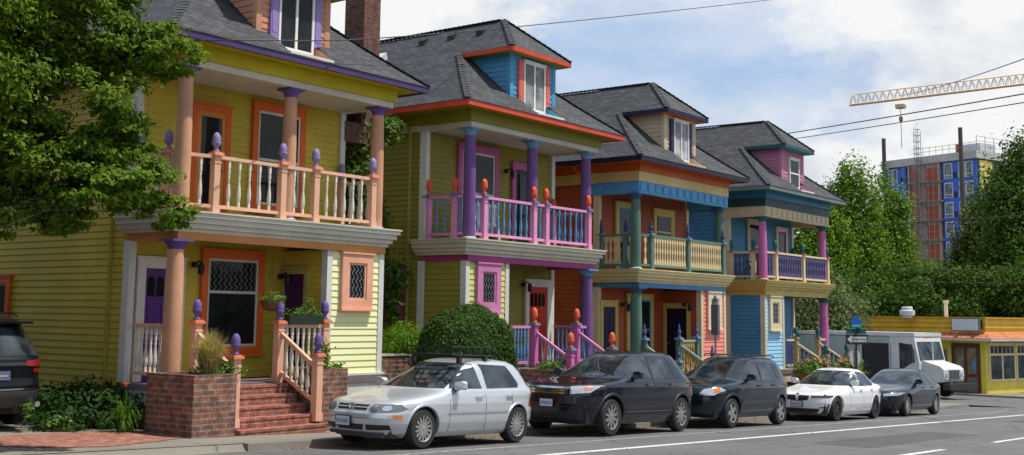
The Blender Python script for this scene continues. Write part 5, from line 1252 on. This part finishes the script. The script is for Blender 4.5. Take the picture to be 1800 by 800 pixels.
rv = thing('roof_fan', (60.9, 20.6, 1.76), 'white rooftop extractor fan on the yellow restaurant', 'roof fan')
mb = MB(); mb.lathe([(.26, 0), (.26, .12), (.36, .13), (.38, .36), (.34, .38), (.27, .39), (.27, .54), (.24, .57)], 16); mb.build('housing', plain((.66, .66, .68), .45), rv, True)
pp_ = thing('vent_pipe', (63.4, 19.4, 1.76), 'thin white vent pipe on the yellow restaurant roof', 'vent pipe')
mb = MB(); mb.tube([(0, 0, 0), (0, 0, .85)], .10, 10); mb.tube([(0, 0, .8), (0, 0, .95)], .14, 10); mb.build('pipe', plain((.72, .72, .72), .4), pp_, True)

# ------------------------------------------------------------------ trees
def tree(name, loc, label, blobs, n, leaf, mat, trunk_r, hgt, group=None, clumps=30, cs=.28, droop=0, up=.5, limb=.55):
    mb = MB(); tips = [(b[0], b[1], b[2]) for b in blobs]; top = max(b[2] for b in blobs)
    mb.tube([(0, 0, -.3), (.03, .05, hgt * .5), (.0, 0, hgt)], [trunk_r, trunk_r * .8, trunk_r * .6], 8); limbs(mb, (0, 0, hgt * .8), tips, trunk_r * limb)
    pts, dr = blob_points(blobs, n, clumps, cs)
    return plant(name, loc, label, 'tree', pts, dr, leaf, mat, 'crown', mb, group, droop=droop, up=up)
# maple overhanging the left of the view
b_ = [(1.2, .7, 5.8, 1.2, 1.1, .9), (2.2, .0, 5.9, 1.0, 1.0, .7), (2.75, -.75, 5.65, .62, .6, .42), (3.0, -1.15, 5.55, .42, .45, .28), (1.2, .1, 4.75, 1.0, 1.0, .8), (2.1, -.45, 4.75, .8, .8, .55), (2.45, -.7, 4.15, .5, .55, .4),
      (1.0, .3, 3.95, .9, .9, .65), (1.7, -.4, 3.75, .75, .7, .5), (2.45, -1.2, 3.6, .58, .55, .35), (2.78, -1.5, 3.22, .36, .4, .24), (2.0, -.9, 3.42, .6, .6, .36), (1.3, .3, 3.25, .7, .6, .34), (.9, .2, 3.05, .6, .6, .34), (1.75, -.4, 3.15, .45, .45, .26),
      (.2, .6, 4.8, 1.3, 1.3, 1.2), (-.6, -.2, 5.2, 1.4, 1.4, 1.2), (.4, .3, 6.9, 1.7, 1.7, 1.0), (2.3, .3, 6.9, 1.1, 1.1, .7), (-.6, .5, 3.6, 1.1, 1.1, .7)]
tree('maple_tree', (7.40, 15.35, -.22), 'dense green maple overhanging the left of the yellow house', b_, 150000, .082, LM_MAPLE, .2, 3.0, clumps=22, cs=.17, up=.6, limb=.06)
def spire(h, w, n, base=.18):
    """a narrow tree of upright plumes"""
    B = [(0, 0, h * .38, w * .95, w * .95, h * .34), (0, 0, h * .62, w * .80, w * .80, h * .26), (0, 0, h * .82, w * .50, w * .50, h * .17), (w * .3, -w * .3, h * .7, w * .5, w * .5, h * .2), (-w * .35, w * .3, h * .66, w * .5, w * .5, h * .2)]
    for i in range(n):
        a = random.uniform(0, 6.283); r = w * random.uniform(.2, .95); z = h * random.uniform(.28, .86); q = 1 - z / h
        B.append((math.cos(a) * r * (q + .35), math.sin(a) * r * (q + .3), z, w * .23, w * .23, h * .12))
    return B
specs = [  # x, y, height, half width, material, label
    (92.0, 35.2, 17.3, 2.6, LM_TREE, 'leftmost tall pointed green tree beside the blue house roof'),
    (98.0, 34.6, 16.3, 2.3, LM_TREE, 'pointed green tree covering the left part of the blue clad building'),
    (86.0, 35.8, 13.5, 2.6, LM_TREE, 'pointed green tree rising behind the pale olive bush'),
    (103.0, 33.6, 9.2, 2.6, LM_TREE, 'shorter bright tree below the rusty panels of the unfinished building'),
    (98.6, 26.8, 14.6, 2.7, LM_DARK2, 'brown tipped pointed tree below the yellow insulated corner'),
    (97.5, 28.0, 10.6, 2.2, LM_DARK2, 'dark pointed tree with rusty tips right of the rusty panels'),
    (94.0, 23.8, 13.8, 2.7, LM_DARK, 'dark pointed tree in front of the lower blue clad wing'),
    (89.2, 22.0, 17.6, 3.0, LM_DARK, 'tallest dark tree at the right edge of the view'),
    (95.0, 19.8, 14.5, 3.0, LM_DARK, 'dark tree just beyond the right edge of the restaurant roof'),
    (106.0, 38.0, 10.0, 3.5, LM_TREE, 'round green tree low behind the pointed ones'),
    (93.0, 30.5, 7.6, 2.6, LM_DARK, 'dark low tree between the bright and the brown tipped trees'),
    (99.0, 22.6, 16.5, 3.0, LM_DARK, 'broad dark pointed tree left of the tallest one at the right edge'),
    (84.0, 38.5, 10.5, 2.8, LM_TREE, 'green tree seen through the blue house porch'),
]
for i, (x, y, hh, ww, mt, lb) in enumerate(specs):
    tree('street_tree', (x, y, -2.3), lb, spire(hh, ww, 20), 22000, .25, mt, .22, hh * .3, 'pointed trees beyond the side street', 18, .30, up=.35)
# lower dark belt of trees right behind the restaurant
for i, (x, y, hh, ww, mt, lb) in enumerate(((80, 34.5, 7.8, 3.2, LM_TREE, 'leafy tree behind the olive bush'), (82, 30.5, 7.4, 3.2, LM_DARK, 'dark tree behind the white roof fan'), (84, 27.0, 8.0, 3.4, LM_DARK, 'dark tree behind the white vent pipe'), (85, 23.2, 8.2, 3.6, LM_DARK, 'dark tree behind the blank sign board'), (84, 19.2, 8.6, 3.6, LM_DARK, 'dark tree behind the right end of the restaurant roof'), (78, 38.0, 6.8, 3.0, LM_DARK, 'dark tree left of the olive bush'))):
    tree('broad_tree', (x, y, -2.3), lb, [(0, 0, hh * .55, ww, ww, hh * .42), (1.2, .6, hh * .72, ww * .6, ww * .6, hh * .25), (-1.3, -.5, hh * .62, ww * .65, ww * .65, hh * .3), (.2, 1.4, hh * .4, ww * .8, ww * .8, hh * .35), (-.2, -1.6, hh * .35, ww * .8, ww * .8, hh * .35)], 16000, .23, mt, .22, hh * .3, 'broad trees behind the restaurant', 17, .19)
# silvery olive tree and hedge row at the corner
tree('olive_tree', (57.6, 23.9, -1.8), 'silvery green olive tree between the blue house and the step van', [(0, 0, 3.6, 1.8, 1.7, 1.6), (-1.0, .7, 4.5, 1.1, 1.1, 1.4), (.6, -1.0, 3.5, 1.1, 1.2, 1.0), (-1.5, 1.5, 3.0, 1.4, 1.3, 1.4), (.3, .2, 5.0, .9, .9, .9), (-1.4, 2.4, 5.6, .8, .9, 1.0), (-.8, 2.8, 3.5, 1.3, 1.3, 1.8)], 14000, .17, LM_OLIVE, .16, 1.6, clumps=26, cs=.34, up=.2)
pts, dr = blob_points([(0, 0, 1.6, 1.5, 1.5, 1.7), (.9, -.8, 1.4, 1.2, 1.2, 1.3), (-.6, .9, 2.8, 1.2, 1.2, 1.3)], 6000, 40, .28)
plant('side_shrub', (58.0, 27.5, -1.7), 'dark leafy shrub seen under the blue house porch', 'shrub', pts, dr, .15, LM_DARK)
pts, dr = blob_points([(0, 0, 1.6, 1.6, 1.4, 1.8), (1.2, .4, 2.2, 1.2, 1.0, 1.5), (-.4, .8, 3.6, 1.3, 1.2, 1.4)], 5000, 40, .28)
plant('side_shrub', (52.5, 26.0, -1.8), 'tall green shrub behind the rear of the blue house', 'shrub', pts, dr, .2, LM_TREE)

# ------------------------------------------------------------------ unfinished apartment building and crane
A_ = Vector((190.15, 67.31, 0)); B_ = Vector((184.64, 51.22, 0)); D_ = Vector((204, 50.6, 0))
ub = (B_ - A_).normalized(); ang = math.atan2(ub.y, ub.x); Lb = (B_ - A_).length
cb_ = thing('apartment_building', (A_.x, A_.y, -3), 'unfinished apartment building wrapped in blue sheeting with rusty panels', 'building', None, (0, 0, ang))
BLUE = plain((.03, .13, .62), .5); CONC2 = paint((.48, .38, .33)); RUST = plain((.42, .09, .03), .6); LG = paint((.52, .52, .50)); FR = paint((.70, .72, .72)); WG = glass((.10, .13, .13), .08, .5); YW = plain((.70, .62, .18), .7); VOID = plain((.03, .03, .035), .8)
# local: x from far left corner to near corner (0..Lb), y>0 is away from the viewer? facade plane y=0
Hb = 30.6
mb = MB(); mb.box(0, Lb, .3, 19, 0, Hb); mb.build('core', VOID, cb_)
FLR = 3.05; top = Hb - 1.2
def bx(name, x0, x1, y0, y1, z0, z1, m, par=cb_):
    mb = MB(); mb.box(x0, x1, y0, y1, z0, z1); return mb.build(name, m, par)
bx('roof_slab', -.4, Lb + .4, -.5, 19, Hb - 1.2, Hb, LG)
f_ = Lb / 17.0
for a, b, nm in ((0, 4.1, 1), (11.0, 17.0, 2)):
    bx('blue_cladding', a * f_, b * f_, -.05, .3, 0, top, BLUE)
bx('concrete_frame', 4.6 * f_, 4.95 * f_, -.3, .3, 0, top, CONC2); bx('concrete_frame', 10.3 * f_, 10.6 * f_, -.3, .3, 0, top, CONC2); bx('concrete_wall', 4.95 * f_, 10.3 * f_, .1, .3, 0, top, CONC2)
for i in range(9):
    z = top - (i + 1) * FLR
    bx('floor_slab', 4.1 * f_, 11.0 * f_, -.55, .3, z - .12, z + .12, LG)
    for a, b in ((5.2, 6.5), (7.9, 10.1)): bx('rust_panel', a * f_, b * f_, -.02, .12, z + .2, z + 2.35, RUST)
    if i < 6:
        for a, b, p2 in ((.7, 2.5, 1), (11.3, 12.8, 0), (13.9, 16.4, 1)):
            w_ = bx('window', a * f_, b * f_, -.14, -.04, z + .35, z + 2.75, FR)
            xs = [a, (a + b) / 2, b] if p2 else [a, b]
            for u, v in zip(xs[:-1], xs[1:]): bx('pane', (u + .13) * f_, (v - .13) * f_, -.17, -.13, z + .95, z + 2.6, WG, w_); bx('pane', (u + .13) * f_, (v - .13) * f_, -.17, -.13, z + .45, z + .82, WG, w_)
        bx('vent_opening', 3.1 * f_, 3.7 * f_, -.10, -.04, z + .35, z + 1.3, VOID); bx('vent_opening', 12.95 * f_, 13.5 * f_, -.10, -.04, z + .35, z + 1.3, VOID)
mb = MB()
for i in range(8):
    x = (4.3 + i * .93) * f_
    mb.tube([(x, -1.0, 0), (x, -1.0, Hb - .6)], .05, 4)
for i in range(20):
    z = top - 1.5 * i - .4; mb.tube([(4.2 * f_, -1.0, z), (10.9 * f_, -1.0, z)], .045, 4)
mb.build('scaffold', plain((.33, .31, .29), .5, .3), cb_)
mb = MB()
for i in range(9): z = top - (i + 1) * FLR; mb.box(4.2 * f_, 10.9 * f_, -1.1, -.5, z + .02, z + .1)
mb.build('scaffold_board', plain((.36, .30, .22), .8), cb_)
# hoist mast, poles, scaffold and guard rails
mb = MB()
for x in (6.7, 7.5):
    for y in (-1.2, -.6): mb.tube([(x * f_, y, 0), (x * f_, y, Hb + 4.2)], .06, 4)
for i in range(36):
    z = i * 1.0
    for a, b in (((6.7, -1.2), (7.5, -1.2)), ((6.7, -.6), (7.5, -.6)), ((6.7, -1.2), (6.7, -.6)), ((7.5, -1.2), (7.5, -.6))): mb.tube([(a[0] * f_, a[1], z), (b[0] * f_, b[1], z)], .04, 4)
    mb.tube([(6.7 * f_, -1.2, z), (7.5 * f_, -1.2, z + 1)], .03, 4)
mb.build('hoist_mast', plain((.30, .29, .28), .5, .4), cb_)
for x, y, h2 in ((1.0, -1.4, 34.2), (16.2, -2.6, 34.0)):
    mb = MB(); mb.tube([(x * f_, y, 0), (x * f_, y, h2)], .32, 8); mb.build('steel_pole', plain((.085, .06, .05), .7), cb_, True)
mb = MB()
for i in range(15):
    x = i * 17 / 14 * f_
    if i > 4: mb.tube([(x, .2, Hb), (x, .2, Hb + 1.5)], .045, 4)
mb.tube([(5 * f_, .2, Hb + 1.4), (Lb, .2, Hb + 1.4)], .04, 4); mb.tube([(5 * f_, .2, Hb + .8), (Lb, .2, Hb + .8)], .04, 4)
for i in range(9): mb.tube([(Lb, .2 + i * 2.2, Hb), (Lb, .2 + i * 2.2, Hb + 2.4)], .06, 4)
for z in (.8, 1.6, 2.3): mb.tube([(Lb, .2, Hb + z), (Lb, 18, Hb + z)], .04, 4)
mb.build('guard_rail', plain((.40, .40, .40), .5, .3), cb_)
bx('insulation', Lb + .0, Lb + .25, .5, 3.6, top - 5.0, top - .2, YW); bx('side_core', Lb, Lb + .1, 6, 19, 0, top, CONC2)
bx('side_cladding', Lb, Lb + .22, .35, 6, 0, top - 5.1, BLUE); bx('side_sheathing', Lb, Lb + .2, 3.7, 6, top - 5.0, top - .2, plain((.20, .15, .11), .8))
bx('stair_penthouse', 10.6 * f_, 11.4 * f_, 4, 6, Hb, Hb + 2.0, RUST); bx('roof_hut', 11.6 * f_, 15 * f_, 4, 8, Hb, Hb + 1.8, FR)
bx('wing', Lb + .3, Lb + 16, 6, 19, 0, top - 5.5, BLUE); bx('wing_roof', Lb + .3, Lb + 16, 6, 19, top - 5.4, top - 2.8, plain((.16, .12, .10), .7))
for i in range(3): w_ = bx('window', Lb + 2 + i * 4, Lb + 4.2 + i * 4, 5.86, 5.98, top - 9.2, top - 6.6, FR); bx('pane', Lb + 2.2 + i * 4, Lb + 4 + i * 4, 5.82, 5.87, top - 9, top - 6.8, WG, w_)
cr = thing('tower_crane', (217.0, 38.86, -3), 'cream lattice boom of a tower crane above the unfinished building', 'crane')
P1 = Vector((191.62, 73.46, 37.89)); P2 = Vector((217.0, 38.86, 43.6)); O_ = Vector(cr.location)
CRM = plain((.62, .44, .26), .5); CRW = plain((.60, .55, .48), .5)
dj = (P2 - P1).normalized(); sj = dj.cross(Vector((0, 0, 1))).normalized(); uj = sj.cross(dj); nb = 34; Lj = (P2 - P1).length
mb = MB(); lo1 = lambda q, s_: P1 + dj * q + sj * s_ * .7 - O_; up1 = lambda q: P1 + dj * q + uj * 1.75 - O_
mb.tube([lo1(0, -1), lo1(Lj, -1)], .13, 5); mb.tube([lo1(0, 1), lo1(Lj, 1)], .13, 5); mb.tube([up1(1.0), up1(Lj)], .12, 5)
mb.build('boom_chord', CRM, cr)
mb = MB()
for i in range(nb):
    q0, q1 = Lj * i / nb, Lj * (i + 1) / nb; qm = (q0 + q1) / 2
    for s_ in (-1, 1): mb.tube([lo1(q0, s_), up1(qm)], .075, 4); mb.tube([up1(qm), lo1(q1, s_)], .075, 4)
    mb.tube([lo1(q0, -1), lo1(q0, 1)], .06, 4); mb.tube([lo1(q0, -1), lo1(q1, 1)], .05, 4)
mb.build('boom_lattice', CRW, cr)
T_ = Vector((196.76, 66.68, 38.2)) - O_
mb = MB(); mb.box(T_.x - .7, T_.x + .7, T_.y - .7, T_.y + .7, T_.z - .75, T_.z - .1); mb.build('trolley', CRM, cr)
mb = MB(); mb.tube([T_, T_ - Vector((0, 0, 2.2))], .05, 4); mb.tube([T_ - Vector((0, 0, 3.2)), T_ - Vector((0, 0, 7.5))], .05, 4); mb.build('hoist_rope', M_IRON, cr)
mb = MB(); mb.lathe([(.12, -3.1), (.34, -2.9), (.34, -2.3), (.15, -2.1)], 8, (T_.x, T_.y, T_.z)); mb.build('hook_block', plain((.30, .16, .06), .6), cr, True)
mb = MB()
for sx in (-1, 1):
    for sy in (-1, 1): mb.tube([(sx * .9, sy * .9, 0), (sx * .9, sy * .9, 47)], .12, 5)
for i in range(23):
    for a, b in (((-1, -1), (1, -1)), ((1, -1), (1, 1)), ((1, 1), (-1, 1)), ((-1, 1), (-1, -1))): mb.tube([(a[0] * .9, a[1] * .9, i * 2), (b[0] * .9, b[1] * .9, i * 2 + 2)], .07, 4)
mb.build('tower', CRM, cr)
# ------------------------------------------------------------------ overhead wires
WIRE = plain((.02, .02, .022), .6)
def wire(a, b, sag, r, label, ext=0.0):
    a = Vector(a); b = Vector(b); d = b - a; a = a - d * ext; b = b + d * ext
    t = thing('overhead_wire', a, label, 'wire', None); n = 24
    mb = MB(); mb.tube([(b - a) * (i / n) - Vector((0, 0, sag * 4 * (i / n) * (1 - i / n))) for i in range(n + 1)], r, 5); mb.build('cable', WIRE, t, True)
WP = [(10.97, 21.2, 6.47), (12.0, 18.4, 6.40), (13.08, 15.8, 6.29), (17.0, 16.46, 7.19), (26.6, 18.27, 9.82), (40.78, 18.78, 13.72), (60.37, 16.87, 19.1)]
t = thing('overhead_wire', WP[0], 'thin wire rising from in front of the yellow house across the sky', 'wire')
mb = MB(); P_ = []
for k in range(1, 6):
    p0, p1, p2, p3 = [Vector(WP[min(max(k + q, 0), 6)]) for q in (-1, 0, 1, 2)]
    for u in np.linspace(0, 1, 8)[:-1]: u = float(u); P_.append(.5 * ((2 * p1) + (p2 - p0) * u + (2 * p0 - 5 * p1 + 4 * p2 - p3) * u * u + (3 * p1 - p0 - 3 * p2 + p3) * u ** 3))
mb.tube([p - Vector(WP[0]) for p in P_], .0125, 5); mb.build('cable', WIRE, t, True)
wire((55.71, 24.68, 11.05), (41.85, 9.96, 9.35), .05, .024, 'upper of the two thick wires below the crane boom', .3)
wire((57.78, 25.28, 11.08), (43.97, 10.48, 9.43), .05, .020, 'lower of the two thick wires below the crane boom', .3)
wire((89.24, 28.81, 19.2), (52.13, 12.34, 12.93), .3, .024, 'single wire crossing the crane boom at the upper right', .4)
wire((66.72, 27.67, 7.06), (63.42, 15.34, 7.13), .1, .028, 'pale wire in front of the pointed trees', .6)
wire((78.13, 33.79, 5.0), (76.95, 18.69, 4.95), .1, .026, 'upper wire just above the restaurant roof', .6)
wire((78.13, 33.79, 4.3), (76.95, 18.69, 4.1), .1, .026, 'lower wire just above the restaurant roof', .6)

# unseen house added off frame to block sky from the yellow wall
nh = thing('added_house', (5.2, 23.5, -.3), 'unseen grey house added left of the yellow house to block sky', 'house')
mb = MB(); mb.box(-3.3, 3.2, -5.9, 7, -.3, 6.6); mb.build('wall', paint((.16, .15, .13)), nh)
mb = MB(); mb.prism([(-3.8, 6.55), (3.7, 6.55), (-.05, 9.6)], 'y', -6.3, 7.4); mb.build('roof', M_SHINGLE, nh)

# unseen woods added behind the viewer to darken reflections in the cars
B2 = []
for i in range(26): B2.append((-10 + i * 4.2 + random.uniform(-1, 1), random.uniform(-2, 2), random.uniform(1.5, 3.0), 2.8, 2.4, random.uniform(2.2, 3.6)))
pts, dr = blob_points(B2, 26000, 40, .3)
o = D.objects.new('far_woods', leaf_mesh('far_woods', pts + np.array([0, -27.0, 0]), dr, .6, LM_DARK)); COL.objects.link(o); tag(o, 'unseen dark green tree belt added behind the viewer for reflections', 'woods', kind='stuff')

M_PATCH = ground_mat('asphalt_patch', (.075, .075, .075), (.04, .04, .04), (.12, .12, .118), 60, False, .35)
sheet('road_patch', 22.5, 29.5, 8.4, 9.6, .003, M_PATCH); sheet('road_patch', 38, 47.5, 9.2, 9.9, .003, M_PATCH)

# ------------------------------------------------------------------ camera, light, sky
cam = D.cameras.new('camera'); co = D.objects.new('camera', cam); COL.objects.link(co); scene.camera = co
cam.sensor_width = 36; cam.sensor_fit = 'HORIZONTAL'; cam.lens = 2066.99 / 1800 * 36; cam.shift_y = -(400 - 296.23) / 1800
cam.clip_end = 3000; cam.clip_start = .1
rt = Vector((.60365243, -.79714595, .01273115)); upv = Vector((-.10676891, -.06500693, .99215649)); fw = Vector((.79006591, .60027696, .124352))
co.matrix_world = Matrix(((rt.x, upv.x, -fw.x, 0), (rt.y, upv.y, -fw.y, 0), (rt.z, upv.z, -fw.z, 1.605), (0, 0, 0, 1)))
EL, AZ = R(64), R(36)      # sun height; angle from the facade normal (-y) towards +x
sd_ = Vector((math.sin(AZ) * math.cos(EL), -math.cos(AZ) * math.cos(EL), math.sin(EL)))
sun = D.lights.new('sun', 'SUN'); sun.energy = 5.0; sun.angle = R(.5); sun.color = (1.0, .94, .84)
so = D.objects.new('sun', sun); COL.objects.link(so); so.rotation_euler = (-sd_).to_track_quat('-Z', 'Y').to_euler(); so.location = (0, -20, 60)
w = D.worlds.new('World'); scene.world = w; w.use_nodes = True; nt = w.node_tree; nt.nodes.clear()
wo = nt.nodes.new('ShaderNodeOutputWorld'); bg = nt.nodes.new('ShaderNodeBackground'); nt.links.new(bg.outputs[0], wo.inputs[0])
sky = nt.nodes.new('ShaderNodeTexSky'); sky.sky_type = 'NISHITA'; sky.sun_disc = False; sky.sun_elevation = EL; sky.sun_rotation = math.atan2(sd_.x, sd_.y); sky.air_density = 1.0; sky.dust_density = .6; sky.ozone_density = 1.4
tc = nt.nodes.new('ShaderNodeTexCoord'); sp = nt.nodes.new('ShaderNodeSeparateXYZ'); nt.links.new(tc.outputs['Generated'], sp.inputs[0])
zc = N(nt, 'ShaderNodeMath', operation='MAXIMUM'); nt.links.new(sp.outputs[2], zc.inputs[0]); zc.inputs[1].default_value = 0
za = N(nt, 'ShaderNodeMath', operation='ADD'); nt.links.new(zc.outputs[0], za.inputs[0]); za.inputs[1].default_value = .22
dv = N(nt, 'ShaderNodeVectorMath', operation='DIVIDE'); nt.links.new(tc.outputs['Generated'], dv.inputs[0])
cb = N(nt, 'ShaderNodeCombineXYZ')
for i in range(3): nt.links.new(za.outputs[0], cb.inputs[i])
nt.links.new(cb.outputs[0], dv.inputs[1])
mp = N(nt, 'ShaderNodeMapping'); nt.links.new(dv.outputs[0], mp.inputs[0]); mp.inputs['Location'].default_value = (3.1, 1.7, .0); mp.inputs['Scale'].default_value = (1.0, 1.0, 1.6)
c1 = noise(nt, mp.outputs[0], 1.5, 9, .56); c2 = noise(nt, mp.outputs[0], 4.2, 8, .6)
ml = N(nt, 'ShaderNodeMath', operation='MULTIPLY_ADD'); nt.links.new(c2, ml.inputs[0]); ml.inputs[1].default_value = .35; nt.links.new(c1, ml.inputs[2])
mg = N(nt, 'ShaderNodeMapping'); nt.links.new(tc.outputs['Generated'], mg.inputs[0]); mg.inputs['Location'].default_value = (4.22, 14.34, 3.2); mg.inputs['Scale'].default_value = (1.0, 1.0, 1.75)
k1 = noise(nt, mg.outputs[0], 3.6, 10, .55)
# billowing cumulus low down, thin streaks, unseen veil added overhead to lift ambient light
hz = N(nt, 'ShaderNodeMath', operation='MULTIPLY_ADD'); nt.links.new(zc.outputs[0], hz.inputs[0]); hz.inputs[1].default_value = -.70; nt.links.new(k1, hz.inputs[2])
cum = ramp(nt, hz.outputs[0], [(.33, 0), (.36, .5), (.415, 1)])
h2 = N(nt, 'ShaderNodeMath', operation='MULTIPLY_ADD'); nt.links.new(zc.outputs[0], h2.inputs[0]); h2.inputs[1].default_value = .02; nt.links.new(ml.outputs[0], h2.inputs[2])
thin = ramp(nt, h2.outputs[0], [(.50, .08), (.70, .42), (.86, .7)])
cv = N(nt, 'ShaderNodeMath', operation='MAXIMUM'); nt.links.new(cum, cv.inputs[0]); nt.links.new(thin, cv.inputs[1]); cov = cv.outputs[0]
k2 = noise(nt, mg.outputs[0], 8.5, 6, .6)
shade = ramp(nt, k2, [(.36, (.74, .79, .86)), (.54, (1.0, 1.0, 1.0))])
sk = N(nt, 'ShaderNodeVectorMath', operation='SCALE'); nt.links.new(mixc(nt, sky.outputs[0], (2.95, 4.45, 6.9), .85), sk.inputs[0]); sk.inputs[3].default_value = 1.0
cl = N(nt, 'ShaderNodeVectorMath', operation='SCALE'); nt.links.new(shade, cl.inputs[0]); cl.inputs[3].default_value = 7.8
mx = mixc(nt, sk.outputs[0], cl.outputs[0], cov)
nt.links.new(mx, bg.inputs[0]); bg.inputs[1].default_value = .12
scene.view_settings.view_transform = 'Standard'; scene.view_settings.look = 'None'; scene.view_settings.exposure = 0; scene.view_settings.gamma = 1
scene.cycles.max_bounces = 6; scene.cycles.use_denoising = True
